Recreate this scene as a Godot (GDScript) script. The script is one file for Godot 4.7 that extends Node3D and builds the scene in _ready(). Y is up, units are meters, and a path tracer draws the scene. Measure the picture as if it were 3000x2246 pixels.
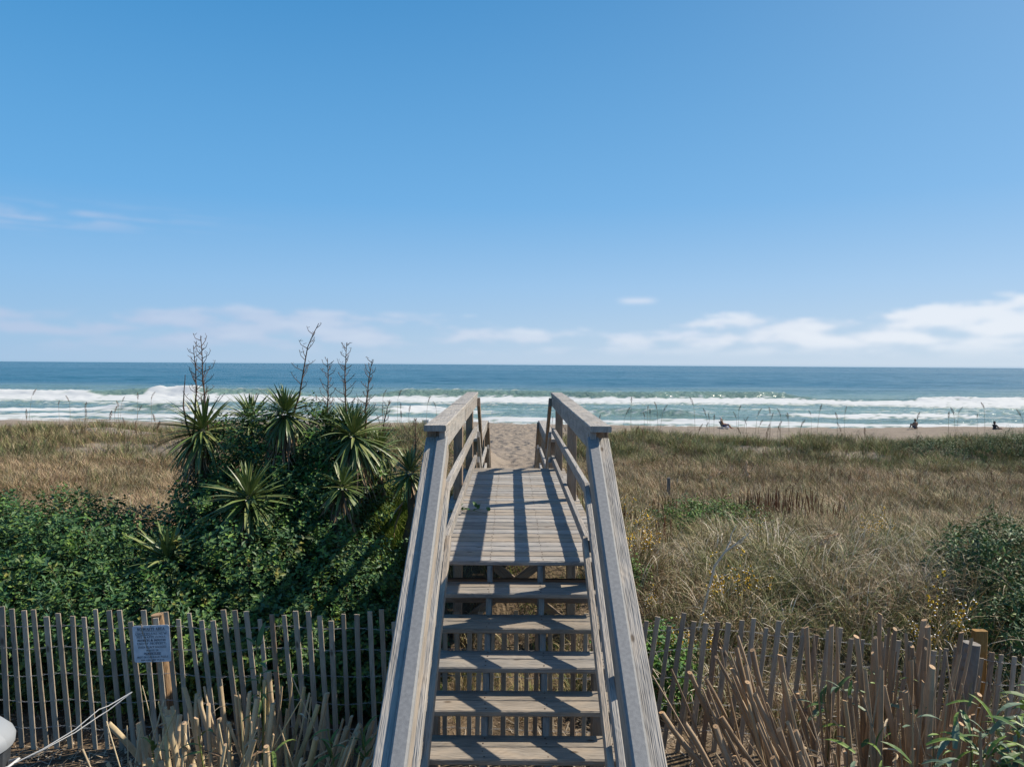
extends Node3D
# Dune crossover at the beach. x right, y up, distances "d" run forward from the camera (world z = -d).

var used := {}
var rng := RandomNumberGenerator.new()
var nlow := FastNoiseLite.new()
var nfine := FastNoiseLite.new()
var ncell := FastNoiseLite.new()
var M := {}
const TO_SUN := Vector3(0.95, 1.0, -0.417)

func _ready():
	rng.seed = 20240611
	setup_noise()
	setup_camera_light()
	make_materials()
	print("materials ", Time.get_ticks_msec())
	build_terrain()
	print("terrain ", Time.get_ticks_msec())
	build_sea()
	print("sea ", Time.get_ticks_msec())
	build_boardwalk()
	build_fence()
	build_shrubs()
	print("shrubs ", Time.get_ticks_msec())
	build_yuccas()
	build_grass()
	print("grass ", Time.get_ticks_msec())
	build_sea_oats()
	build_canes()
	build_people()
	build_small_things()
	print("done ", Time.get_ticks_msec())

func setup_noise():
	for n in [nlow, nfine, ncell]:
		n.noise_type = FastNoiseLite.TYPE_SIMPLEX_SMOOTH
		n.frequency = 1.0
	nlow.seed = 11; nlow.fractal_type = FastNoiseLite.FRACTAL_NONE
	nfine.seed = 23; nfine.fractal_type = FastNoiseLite.FRACTAL_FBM; nfine.fractal_octaves = 3
	ncell.seed = 5; ncell.noise_type = FastNoiseLite.TYPE_CELLULAR; ncell.fractal_type = FastNoiseLite.FRACTAL_NONE
	ncell.cellular_return_type = FastNoiseLite.RETURN_DISTANCE

func setup_camera_light():
	var cam := Camera3D.new()
	cam.name = "camera"
	cam.fov = 55.14
	cam.near = 0.05
	cam.far = 40000.0
	add_child(cam)
	cam.position = Vector3(0, 3.2, 0)
	cam.rotation_degrees = Vector3(-1.465, -0.08, 0.38)
	cam.current = true
	var env := Environment.new()
	env.background_mode = Environment.BG_SKY
	var sky := Sky.new()
	sky.sky_material = make_sky()
	env.sky = sky
	env.tonemap_mode = Environment.TONE_MAPPER_LINEAR
	env.tonemap_exposure = 1.48
	env.sdfgi_enabled = true
	env.ssao_enabled = true
	env.ssil_enabled = true
	var we := WorldEnvironment.new()
	we.name = "world"
	we.environment = env
	add_child(we)
	var sun := DirectionalLight3D.new()
	sun.name = "sun"
	sun.light_energy = 1.6
	sun.light_color = Color(1.0, 0.955, 0.88)
	sun.light_angular_distance = 0.5
	sun.shadow_enabled = true
	add_child(sun)
	sun.look_at_from_position(TO_SUN * 50.0, Vector3.ZERO, Vector3.UP)

# ---------------------------------------------------------------- sky
func make_sky() -> PanoramaSkyMaterial:
	var w := 2048
	var h := 1024
	var el := [-90.0, 0.0, 2.0, 6.0, 12.0, 26.0, 50.0, 90.0]
	var co := [Vector3(0.30, 0.46, 0.62), Vector3(0.30, 0.50, 0.74), Vector3(0.29, 0.51, 0.76), Vector3(0.235, 0.49, 0.80), Vector3(0.128, 0.405, 0.765), Vector3(0.050, 0.272, 0.60), Vector3(0.045, 0.20, 0.50), Vector3(0.035, 0.15, 0.42)]
	var s := TO_SUN.normalized()
	var img := PackedFloat32Array()
	img.resize(w * h * 3)
	var cn := FastNoiseLite.new()
	cn.seed = 77; cn.frequency = 1.0; cn.fractal_type = FastNoiseLite.FRACTAL_FBM; cn.fractal_octaves = 5
	for j in h:
		var e := PI * (0.5 - (j + 0.5) / h)
		var ed := rad_to_deg(e)
		var k := 0
		while k < el.size() - 2 and ed > el[k + 1]:
			k += 1
		var base: Vector3 = co[k].lerp(co[k + 1], clampf((ed - el[k]) / (el[k + 1] - el[k]), 0, 1))
		var ce := cos(e)
		var se := sin(e)
		for i in w:
			var az := TAU * (i + 0.5) / w
			if az > PI: az -= TAU
			var dx := ce * sin(az)
			var dz := -ce * cos(az)
			var c := base
			if ed > -1.0:
				var g := acos(clampf(dx * s.x + se * s.y + dz * s.z, -1, 1))
				c += Vector3(0.72, 0.66, 0.52) * exp(-g / 0.31)
				# the haze low over the water is brighter towards the sun
				c += Vector3(0.30, 0.20, 0.07) * exp(-ed / 7.0) * clampf(0.42 + 0.62 * (dx * 0.9159 - dz * 0.40), 0.0, 1.0)
				if ed < 14.0:
					var x := dx * 6.0
					var z := dz * 6.0
					var azd := rad_to_deg(az)
					var lump := cn.get_noise_3d(x * 1.6, ed * 0.75, z * 1.6)
					var wide := nlow.get_noise_3d(x * 0.45 + 3.0, ed * 0.10, z * 0.45)
					var tilt := dx * 0.9 - dz * 0.2
					# a low bank of cloud along the horizon, thin and lavender away from the sun, puffy and white under it
					var top := 3.6 + 0.7 * wide + 1.1 * smoothstep(0.18, 0.75, tilt) - 1.1 * exp(-pow((azd - 6.0) / 11.0, 2)) + 1.1 * lump
					var puff := smoothstep(0.2, 0.6, tilt)
					var dens := smoothstep(top + 0.12, top - lerpf(0.9, 0.35, puff), ed) * smoothstep(-0.30, 0.30, lump + lerpf(0.05, 0.22, puff) - 0.05 * (3.0 - ed)) * lerpf(0.62, 0.82, puff)
					dens *= smoothstep(0.3, 2.0, ed)
					# streaky veil higher up on the side away from the sun, and a lone flat cloudlet
					var fib := cn.get_noise_3d(x * 1.3 + 9.0, ed * 3.0, z * 1.3)
					var wisp := smoothstep(-0.10, 0.45, fib + 0.10) * exp(-pow((ed - 9.5 - 0.05 * (azd + 31.0)) / 0.75, 2)) * exp(-pow((azd + 34.0) / 8.5, 2)) * 0.60
					var small := smoothstep(-0.35, 0.15, fib + 0.15) * exp(-pow((ed - 4.95) / 0.20, 2)) * exp(-pow((azd - 9.7) / 1.3, 4)) * 0.75
					dens = maxf(dens, maxf(wisp, small))
					var cc := Vector3(0.53, 0.61, 0.79).lerp(Vector3(0.86, 0.90, 0.96), clampf(0.15 + tilt * 1.3 + 0.5 * lump, 0, 1))
					if small > wisp: cc = Vector3(0.74, 0.80, 0.92)
					c = c.lerp(cc, clampf(dens, 0, 0.85))
			var o := (j * w + i) * 3
			img[o] = c.x / 1.48; img[o + 1] = c.y / 1.48; img[o + 2] = c.z / 1.48
	var im := Image.create_from_data(w, h, false, Image.FORMAT_RGBF, img.to_byte_array())
	var p := PanoramaSkyMaterial.new()
	p.panorama = ImageTexture.create_from_image(im)
	return p

# ---------------------------------------------------------------- helpers
func V(x, y, d) -> Vector3:
	return Vector3(x, y, -d)

func numbered(n: String) -> String:
	if not used.has(n):
		used[n] = 0
		return n
	used[n] += 1
	return "%s_%03d" % [n, used[n]]

func tag(o: Node, label := "", category := "", group := "", kind := ""):
	if label: o.set_meta("label", label)
	if category: o.set_meta("category", category)
	if group: o.set_meta("group", group)
	if kind: o.set_meta("kind", kind)

func thing(n: String, label: String, category: String, at := Vector3.ZERO, group := "") -> Node3D:
	var o := Node3D.new()
	o.name = numbered(n)
	add_child(o)
	o.position = at
	tag(o, label, category, group)
	return o

func part(n: String, mesh: Mesh, mat: Material, parent: Node, xf := Transform3D.IDENTITY) -> MeshInstance3D:
	var o := MeshInstance3D.new()
	o.name = n
	o.mesh = mesh
	if mat: o.material_override = mat
	parent.add_child(o, true)
	o.transform = xf
	return o

func multi(n: String, mesh: Mesh, mat: Material, xfs: Array, cols: Array, parent: Node) -> MultiMeshInstance3D:
	var mm := MultiMesh.new()
	mm.transform_format = MultiMesh.TRANSFORM_3D
	mm.use_colors = true
	mm.mesh = mesh
	mm.instance_count = xfs.size()
	for i in xfs.size():
		mm.set_instance_transform(i, xfs[i])
		mm.set_instance_color(i, cols[i])
	var o := MultiMeshInstance3D.new()
	o.name = n
	o.multimesh = mm
	o.material_override = mat
	parent.add_child(o, true)
	o.set_meta("kind", "stuff")
	return o

func r(a: float, b: float) -> float:
	return rng.randf_range(a, b)

func pick(a: Array):
	return a[rng.randi() % a.size()]

func lin(cr: float, cg: float, cb: float) -> Color:
	return Color(cr, cg, cb).linear_to_srgb()

func mat(cr: float, cg: float, cb: float, rough := 0.8, spec := 0.4) -> StandardMaterial3D:
	var m := StandardMaterial3D.new()
	m.albedo_color = lin(cr, cg, cb)
	m.roughness = rough
	m.metallic_specular = spec
	return m

func vmat(rough := 0.8, spec := 0.4, back := 0.0) -> StandardMaterial3D:
	var m := mat(1, 1, 1, rough, spec)
	m.vertex_color_use_as_albedo = true
	m.cull_mode = BaseMaterial3D.CULL_DISABLED
	if back > 0.0:
		m.backlight_enabled = true
		m.backlight = Color(back, back, back)
	return m

func stool() -> SurfaceTool:
	var st := SurfaceTool.new()
	st.begin(Mesh.PRIMITIVE_TRIANGLES)
	return st

func tri(st: SurfaceTool, a: Vector3, b: Vector3, c: Vector3, col := Color.WHITE):
	st.set_color(col); st.add_vertex(a)
	st.set_color(col); st.add_vertex(b)
	st.set_color(col); st.add_vertex(c)

func quad(st, a, b, c, d, col := Color.WHITE):
	tri(st, a, b, c, col)
	tri(st, a, c, d, col)

func done(st: SurfaceTool) -> ArrayMesh:
	st.generate_normals()
	return st.commit()

# a tube along points with a radius at each, sides n, coloured
func tube(st: SurfaceTool, pts: Array, rad: Array, n := 6, col := Color.WHITE, cap := Color.WHITE, smooth := true, capped := true):
	var rings := []
	var prev := Vector3.ZERO
	for i in pts.size():
		var t: Vector3 = (pts[mini(i + 1, pts.size() - 1)] - pts[maxi(i - 1, 0)]).normalized()
		var a := prev
		if i == 0:
			a = t.cross(Vector3(0.31, 0.2, 0.93)).normalized()
			if a.length() < 0.1: a = t.cross(Vector3.RIGHT).normalized()
		else:
			a = (a - t * a.dot(t)).normalized()
		prev = a
		var b := t.cross(a)
		var ring := []
		for k in n:
			var w := TAU * k / n
			ring.append(pts[i] + (a * cos(w) + b * sin(w)) * rad[i])
		rings.append(ring)
	st.set_smooth_group(0 if smooth else -1)
	for i in pts.size() - 1:
		for k in n:
			var k2 := (k + 1) % n
			quad(st, rings[i][k], rings[i + 1][k], rings[i + 1][k2], rings[i][k2], col)
	st.set_smooth_group(-1)
	if capped:
		for k in n:
			var k2 := (k + 1) % n
			tri(st, pts[-1], rings[-1][k2], rings[-1][k], cap)
			tri(st, pts[0], rings[0][k], rings[0][k2], col)

# a chamfered board of length l along z, w along x, h along y, centred; UV runs along the grain
func board_mesh(l: float, w: float, h: float, bev := 0.004, sag := 0.0) -> ArrayMesh:
	var st := stool()
	var hx := w / 2
	var hy := h / 2
	var sec := [Vector2(-hx + bev, hy), Vector2(hx - bev, hy), Vector2(hx, hy - bev), Vector2(hx, -hy + bev), Vector2(hx - bev, -hy), Vector2(-hx + bev, -hy), Vector2(-hx, -hy + bev), Vector2(-hx, hy - bev)]
	var u0 := r(0, 1)
	var v0 := r(0, 0.22)
	var segs := 1 if sag == 0.0 else 6
	var run := 0.0
	st.set_smooth_group(-1)
	for k in 8:
		var a: Vector2 = sec[k]
		var b: Vector2 = sec[(k + 1) % 8]
		var nxt := run + a.distance_to(b)
		for s in segs:
			var z0 := -l / 2 + l * s / segs
			var z1 := -l / 2 + l * (s + 1) / segs
			var y0 := sag * sin(PI * s / segs)
			var y1 := sag * sin(PI * (s + 1) / segs)
			var P := [Vector3(a.x, a.y + y0, z0), Vector3(b.x, b.y + y0, z0), Vector3(b.x, b.y + y1, z1), Vector3(a.x, a.y + y1, z1)]
			var U := [Vector2(u0 + z0 / 1.6, v0 + run / 0.5), Vector2(u0 + z0 / 1.6, v0 + nxt / 0.5), Vector2(u0 + z1 / 1.6, v0 + nxt / 0.5), Vector2(u0 + z1 / 1.6, v0 + run / 0.5)]
			for q in [0, 1, 2, 0, 2, 3]:
				st.set_uv(U[q])
				st.add_vertex(P[q])
		run = nxt
	for e in [-1, 1]:
		for k in range(1, 7):
			var idx := [0, k, k + 1] if e > 0 else [0, k + 1, k]
			for q in idx:
				st.set_uv(Vector2(u0 + sec[q].y / 1.6, v0 + sec[q].x / 0.25))
				st.add_vertex(Vector3(sec[q].x, sec[q].y, e * l / 2))
	st.generate_normals()
	st.generate_tangents()
	return st.commit()

# a board from a to b (centre line) with its flat side facing "up"
func board(n: String, a: Vector3, b: Vector3, w: float, h: float, m: Material, parent: Node, up := Vector3.UP, bev := 0.004) -> MeshInstance3D:
	var z := (b - a).normalized()
	var x := up.cross(z).normalized()
	var y := z.cross(x)
	return part(n, board_mesh(a.distance_to(b), w, h, bev), m, parent, Transform3D(Basis(x, y, z), (a + b) / 2 - (parent as Node3D).position))

# a blade of length 1 along +y that bends towards +z by "bend", folded into a shallow V
func leaf_mesh(width: float, bend: float, fold: float, segs := 5, col := Color.WHITE, peak := 0.35) -> ArrayMesh:
	var st := stool()
	var L := []
	var C := []
	var R := []
	var p := Vector3.ZERO
	for i in segs + 1:
		var t := float(i) / segs
		var ang := bend * t * t
		var w := width * 0.5 * (lerpf(0.55, 1.0, smoothstep(0, peak, t)) if t < peak else pow(1.0 - (t - peak) / (1.0 - peak), 0.8))
		var dirv := Vector3(0, cos(ang), sin(ang))
		var nrm := Vector3(0, -sin(ang), cos(ang))
		if i > 0: p += dirv / segs
		C.append(p)
		L.append(p + Vector3(-w, 0, 0) - nrm * w * fold)
		R.append(p + Vector3(w, 0, 0) - nrm * w * fold)
	st.set_smooth_group(-1)
	for i in segs:
		quad(st, L[i], L[i + 1], C[i + 1], C[i], col)
		quad(st, C[i], C[i + 1], R[i + 1], R[i], col)
	return done(st)

# basis whose y runs along dirv and whose z (the side a leaf bends to) points as far down as it can
func leaf_basis(dirv: Vector3, length: float, roll := 0.0, wscale := 1.0) -> Basis:
	var y := dirv.normalized()
	var ref := Vector3.DOWN if absf(y.y) < 0.97 else Vector3(y.x + 0.01, 0, y.z)
	var x := ref.cross(y).normalized() * -1.0
	var z := x.cross(y)
	if z.dot(ref) < 0:
		x = -x
		z = -z
	var b := Basis(x, y, z)
	if roll != 0.0: b = Basis(y, roll) * b
	return Basis(b.x * length * wscale, b.y * length, b.z * length)

# ---------------------------------------------------------------- materials
func grain_textures(seed_: int, light: Vector3, dark: Vector3, wear: float) -> Array:
	var w := 512
	var h := 256
	var n := FastNoiseLite.new()
	n.seed = seed_; n.frequency = 1.0; n.fractal_type = FastNoiseLite.FRACTAL_NONE
	var img := Image.create(w, h, false, Image.FORMAT_RGB8)
	var bump := Image.create(w, h, false, Image.FORMAT_RGB8)
	for i in w:
		var u := TAU * i / w
		var cu := cos(u)
		var su := sin(u)
		for j in h:
			var v := float(j) / h
			var warp := n.get_noise_3d(cu * 1.3, su * 1.3, v * 3.0) * 0.9
			var ring := 0.5 + 0.5 * sin((v * 26.0 + warp * 3.2) * TAU * 0.5)
			var fib := n.get_noise_3d(cu * 0.9 + 7.0, su * 0.9, v * 62.0)
			var fib2 := n.get_noise_3d(cu * 4.0, su * 4.0 + 4.0, v * 110.0)
			var blot := n.get_noise_3d(cu * 1.1 + 20.0, su * 1.1, v * 5.0)
			var crack := smoothstep(0.60, 0.85, n.get_noise_3d(cu * 0.7 + 50.0, su * 0.7, v * 70.0))
			var t := clampf(0.58 + 0.12 * (ring - 0.5) + 0.22 * fib + 0.12 * fib2 + 0.24 * blot, 0, 1)
			var c := dark.lerp(light, t)
			c = c.lerp(c * Vector3(1.1, 0.92, 0.72), clampf(blot * wear, 0, 1))
			c *= 1.0 - 0.45 * crack
			var knot := Vector2(fposmod(u / TAU - 0.37, 1.0) - 0.05, v - 0.33)
			var kd := Vector2(knot.x * 46.0, knot.y * 30.0).length()
			c = c.lerp(Vector3(0.09, 0.065, 0.045), smoothstep(1.0, 0.35, kd) * 0.8)
			img.set_pixel(i, j, Color(c.x, c.y, c.z).linear_to_srgb())
			var hgt := clampf(0.55 + 0.22 * fib + 0.14 * fib2 + 0.1 * ring - 0.5 * crack, 0, 1)
			bump.set_pixel(i, j, Color(hgt, hgt, hgt))
	bump.bump_map_to_normal_map(3.0)
	return [ImageTexture.create_from_image(img), ImageTexture.create_from_image(bump)]

func wood(tex: Array, tint := Color.WHITE, rough := 0.85) -> StandardMaterial3D:
	var m := StandardMaterial3D.new()
	m.albedo_texture = tex[0]
	m.albedo_color = tint
	m.normal_enabled = true
	m.normal_texture = tex[1]
	m.normal_scale = 1.0
	m.roughness = rough
	m.metallic_specular = 0.3
	return m

func noise_tex(seed_: int, freq: float, as_normal: bool, bump := 4.0, lo := Color.BLACK, hi := Color.WHITE, size := 512, oct := 4) -> NoiseTexture2D:
	var n := FastNoiseLite.new()
	n.seed = seed_; n.frequency = freq; n.fractal_octaves = oct; n.fractal_type = FastNoiseLite.FRACTAL_FBM
	var t := NoiseTexture2D.new()
	t.width = size; t.height = size
	t.noise = n
	t.seamless = true
	t.as_normal_map = as_normal
	t.bump_strength = bump
	if not as_normal:
		var g := Gradient.new()
		g.set_color(0, lo); g.set_color(1, hi)
		t.color_ramp = g
	return t

func make_materials():
	var grey := grain_textures(3, Vector3(0.385, 0.370, 0.352), Vector3(0.160, 0.149, 0.138), 0.35)
	var brown := grain_textures(9, Vector3(0.36, 0.29, 0.23), Vector3(0.13, 0.095, 0.07), 0.8)
	M.wood = [wood(grey), wood(grey, lin(0.86, 0.84, 0.82)), wood(grey, lin(0.74, 0.72, 0.70)), wood(grey, lin(1.0, 0.92, 0.83)), wood(grey, lin(0.90, 0.83, 0.75)), wood(grey, lin(0.97, 0.97, 0.98))]
	M.rail = [wood(grey, lin(1.0, 0.985, 0.96)), wood(grey, lin(0.92, 0.92, 0.92))]
	M.tread = [wood(grey, lin(0.86, 0.78, 0.68)), wood(grey, lin(0.72, 0.66, 0.58)), wood(grey, lin(0.95, 0.86, 0.75)), wood(grey, lin(0.80, 0.77, 0.73))]
	M.post = wood(brown, lin(0.95, 0.92, 0.9))
	M.frame = wood(brown, lin(0.75, 0.75, 0.75))
	var lath := grain_textures(17, Vector3(0.50, 0.43, 0.345), Vector3(0.22, 0.18, 0.14), 0.5)
	M.slat = [wood(lath), wood(lath, lin(0.80, 0.78, 0.75)), wood(lath, lin(0.95, 0.97, 0.97)), wood(lath, lin(0.70, 0.71, 0.72)), wood(brown, lin(0.95, 0.9, 0.85))]
	M.fence_post = wood(brown, lin(1.0, 0.86, 0.68))
	M.grey_post = wood(grey, lin(0.62, 0.60, 0.57))
	M.new_post = wood(brown, lin(1.0, 0.86, 0.52))
	M.new_post.albedo_color = Color(1.0, 0.88, 0.62)
	var comp := mat(0.225, 0.228, 0.228, 0.6, 0.4)
	comp.albedo_texture = noise_tex(61, 0.09, false, 1.0, Color(0.84, 0.84, 0.85), Color(1, 1, 1), 256, 3)
	comp.uv1_triplanar = true
	comp.uv1_scale = Vector3(1.5, 1.5, 1.5)
	comp.normal_enabled = true
	comp.normal_texture = noise_tex(62, 0.25, true, 2.0)
	comp.normal_scale = 0.25
	M.composite = comp
	var ground := vmat(0.95, 0.2)
	ground.albedo_texture = noise_tex(71, 0.05, false, 1.0, Color(0.72, 0.71, 0.70), Color(1, 1, 1), 512, 5)
	ground.uv1_triplanar = true
	ground.uv1_world_triplanar = true
	ground.uv1_scale = Vector3(0.9, 0.9, 0.9)
	ground.normal_enabled = true
	ground.normal_texture = noise_tex(72, 0.03, true, 8.0, Color.BLACK, Color.WHITE, 512, 5)
	ground.normal_scale = 1.0
	M.ground = ground
	var water := vmat(0.22, 0.36)
	water.normal_enabled = true
	water.normal_texture = noise_tex(81, 0.02, true, 10.0, Color.BLACK, Color.WHITE, 512, 5)
	water.normal_scale = 1.0
	water.uv1_triplanar = true
	water.uv1_world_triplanar = true
	water.uv1_scale = Vector3(0.06, 0.06, 0.12)
	M.water = water
	M.foam = vmat(0.95, 0.2)
	M.leaf = vmat(0.5, 0.32, 0.40)
	M.yucca = vmat(0.45, 0.45, 0.18)
	M.grass = vmat(0.75, 0.3, 0.4)
	M.dead = vmat(0.9, 0.2, 0.15)
	M.bark = vmat(0.95, 0.2)
	M.cane = vmat(0.7, 0.35)
	M.cane.albedo_texture = noise_tex(91, 0.03, false, 1.0, Color(0.72, 0.69, 0.66), Color(1, 1, 1), 256, 4)
	M.cane.uv1_triplanar = true
	M.cane.uv1_scale = Vector3(9, 2.2, 9)
	M.wire = mat(0.30, 0.30, 0.30, 0.5, 0.4)
	M.skin = vmat(0.7, 0.3)

# ---------------------------------------------------------------- terrain
func path_x(d: float) -> float:
	return 0.30 + 0.25 * nlow.get_noise_2d(d * 0.09, 3.3)

func path_mask(x: float, d: float) -> float:
	var wdt := 0.85 + 0.035 * maxf(d - 14.0, 0.0)
	return exp(-pow(absf(x - path_x(d)) / wdt, 4.0)) * smoothstep(13.0, 16.5, d) * (1.0 - smoothstep(40.0, 48.0, d))

func ground_y(x: float, d: float, detail := true) -> float:
	var y := 0.0
	y -= 0.27 * smoothstep(1.6, 4.6, x) * (1.0 - smoothstep(6.6, 9.0, d)) * smoothstep(2.0, 5.0, d)
	var field := smoothstep(7.0, 13.0, d)
	y += field * (0.18 * nlow.get_noise_2d(x * 0.11, d * 0.13) + 0.10 * nlow.get_noise_2d(x * 0.33, d * 0.3 + 9.0))
	y += smoothstep(13.0, 19.0, d) * lerpf(-0.45, -0.62, smoothstep(-16.0, 14.0, x)) + smoothstep(26.5, 31.5, d) * lerpf(0.42, 0.32, smoothstep(-16.0, 14.0, x))
	y += smoothstep(25.0, 31.0, d) * 0.24 * nlow.get_noise_2d(x * 0.16 + 40.0, d * 0.05)
	y += 0.35 * smoothstep(7.2, 8.6, d) * (1.0 - smoothstep(10.5, 14.0, d)) * smoothstep(1.0, 3.0, x)
	y += 1.15 * smoothstep(7.2, 9.6, d) * (1.0 - smoothstep(12.2, 16.0, d)) * smoothstep(-5.5, -3.2, x) * (1.0 - smoothstep(0.2, 2.6, x)) * (1.0 - 0.62 * exp(-pow((x - CX) / 1.15, 4.0)) * smoothstep(10.0, 11.2, d))
	var edge := d + 2.4 * nlow.get_noise_2d(x * 0.09, 7.7)
	y = lerpf(y, -1.95, smoothstep(33.0, 43.0, edge))
	if d > 43.0:
		y -= (d + 0.07 * clampf(x, -70.0, 70.0) * smoothstep(43.0, 60.0, d) - 43.0) * 0.0295
		y += 0.05 * nlow.get_noise_2d(x * 0.035, 1.0) * smoothstep(43, 56, d) + 0.28 * smoothstep(34, 46, x) * smoothstep(56, 64, d) * (1.0 - smoothstep(68, 78, d))
	var pm := path_mask(x, d)
	if pm > 0.001:
		y = lerpf(y, lerpf(-0.55, -2.0, clampf((d - 14.0) / 28.0, 0, 1)), pm)
	if detail:
		var tread := maxf(pm, smoothstep(41.0, 45.0, edge)) * (1.0 - 0.6 * smoothstep(66.0, 74.0, d))
		if tread > 0.02:
			var c := ncell.get_noise_2d(x * 2.3 + 0.5 * nlow.get_noise_2d(x, d), d * 1.9)
			var c2 := ncell.get_noise_2d(x * 0.9 + 20.0, d * 0.8)
			y += tread * (0.10 * smoothstep(-0.96, -0.55, c) * smoothstep(-0.6, 0.1, nlow.get_noise_2d(x * 0.5, d * 0.5) + 0.2) + 0.10 * smoothstep(-0.9, -0.4, c2) + 0.09 * nfine.get_noise_2d(x * 1.2, d * 1.1))
		else:
			y += 0.025 * nfine.get_noise_2d(x * 1.6, d * 1.6)
	return y

func steps_list(lo: float, hi: float, fine_lo: float, fine_hi: float, fine: float, grow: float, most: float) -> PackedFloat64Array:
	var a := PackedFloat64Array()
	var v := fine_lo
	while v < fine_hi:
		a.append(v)
		v += fine
	var s := fine
	while v < hi:
		a.append(v)
		s = minf(s * grow, most)
		v += s
	a.append(hi)
	var b := PackedFloat64Array()
	v = fine_lo
	s = fine
	while v > lo:
		s = minf(s * grow, most)
		v -= s
		b.append(maxf(v, lo))
	b.reverse()
	b.append_array(a)
	return b

func sheet(xs: PackedFloat64Array, ds: PackedFloat64Array, hf: Callable, cf: Callable) -> Array:
	var nx := xs.size()
	var nd := ds.size()
	var P := PackedVector3Array()
	var N := PackedVector3Array()
	var C := PackedColorArray()
	P.resize(nx * nd); N.resize(nx * nd); C.resize(nx * nd)
	for j in nd:
		for i in nx:
			var y: float = hf.call(xs[i], ds[j])
			P[j * nx + i] = Vector3(xs[i], y, -ds[j])
			C[j * nx + i] = cf.call(xs[i], ds[j], y)
	for j in nd:
		var ja := maxi(j - 1, 0)
		var jb := mini(j + 1, nd - 1)
		for i in nx:
			var a := P[j * nx + mini(i + 1, nx - 1)] - P[j * nx + maxi(i - 1, 0)]
			var b := P[jb * nx + i] - P[ja * nx + i]
			N[j * nx + i] = a.cross(b).normalized()
	return [P, N, C, nx, nd]

func commit_sheet(s: Array, keep: Callable) -> Array:
	var idx := PackedInt32Array()
	var nx: int = s[3]
	for j in s[4] - 1:
		for i in nx - 1:
			var a: int = j * nx + i
			if keep.call(s[2][a], s[2][a + nx + 1]):
				idx.append_array([a, a + nx, a + nx + 1, a, a + nx + 1, a + 1])
	var arr := []
	arr.resize(Mesh.ARRAY_MAX)
	arr[Mesh.ARRAY_VERTEX] = s[0]
	arr[Mesh.ARRAY_NORMAL] = s[1]
	arr[Mesh.ARRAY_COLOR] = s[2]
	arr[Mesh.ARRAY_INDEX] = idx
	return arr

func ground_colour(x: float, d: float, _y: float) -> Color:
	var sand := Vector3(0.315, 0.268, 0.222)
	var pale := Vector3(0.40, 0.345, 0.285)
	var litter := Vector3(0.225, 0.17, 0.115)
	var soil := Vector3(0.10, 0.075, 0.052)
	var n := nfine.get_noise_2d(x * 0.8, d * 0.8)
	var n2 := nfine.get_noise_2d(x * 3.1 + 5.0, d * 3.1)
	var c := litter.lerp(soil, clampf(0.5 + 1.2 * n2, 0, 1))
	var bare := bare_sand(x, d)
	if d < 8.0:
		# trampled sand shows beside the stairs on the right, dark mulch on the left
		bare = maxf(bare, smoothstep(-0.1, 0.35, n + 0.5 * n2) * smoothstep(0.4, 1.2, x) * (1.0 - smoothstep(2.4, 3.6, x)) )
	c = c.lerp(sand * (1.0 + 0.14 * n2), bare)
	var edge := d + 2.4 * nlow.get_noise_2d(x * 0.09, 7.7)
	var beach := maxf(smoothstep(36.0, 41.0, edge + 2.0 * n), smoothstep(0.25, 0.7, path_mask(x, d) + 0.25 * n))
	var sc := sand.lerp(pale, smoothstep(30.0, 14.0, d)) * (1.0 + 0.10 * n2)
	c = c.lerp(sc, beach)
	return Color(c.x, c.y, c.z)

var bare_spots := [[-16.2, 29.4, 1.7, 1.5], [-13.8, 29.2, 1.3, 1.4], [-18.6, 33.4, 2.2, 1.2], [-11.8, 27.8, 0.8, 1.0], [10.4, 30.8, 1.7, 0.9], [14.0, 29.6, 1.3, 0.8], [17.6, 29.2, 1.6, 0.8], [-4.2, 24.0, 0.9, 1.4]]

func bare_sand(x: float, d: float) -> float:
	var b := 0.0
	for s in bare_spots:
		var q := Vector2((x - s[0]) / s[2], (d - s[1]) / s[3]).length() + 0.7 * nfine.get_noise_2d(x * 0.9, d * 0.9)
		b = maxf(b, smoothstep(1.15, 0.75, q))
	return b

func build_terrain():
	var xs := steps_list(-400, 400, -2.6, 3.2, 0.08, 1.03, 40.0)
	var ds := steps_list(-30, 150, 15.0, 62.0, 0.12, 1.012, 6.0)
	var s := sheet(xs, ds, func(x, d): return ground_y(x, d), ground_colour)
	var am := ArrayMesh.new()
	am.add_surface_from_arrays(Mesh.PRIMITIVE_TRIANGLES, commit_sheet(s, func(_a, _b): return true))
	var o := part("sand_ground", am, M.ground, self)
	tag(o, "sandy dune ground and pale beach sloping to the water", "ground", "", "structure")

# ---------------------------------------------------------------- sea
const SEA := -2.8

func broken(x: float) -> float:
	var b := smoothstep(-70.0, -80.0, x) + smoothstep(68.0, 76.0, x)
	b += smoothstep(5.0, 2.5, absf(x + 59.5)) 
	return clampf(b, 0, 1)

func crest_line(x: float) -> float:
	return 131.5 + 4.0 * nlow.get_noise_2d(x * 0.018, 2.0) + 1.2 * nlow.get_noise_2d(x * 0.09, 6.0)

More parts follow.
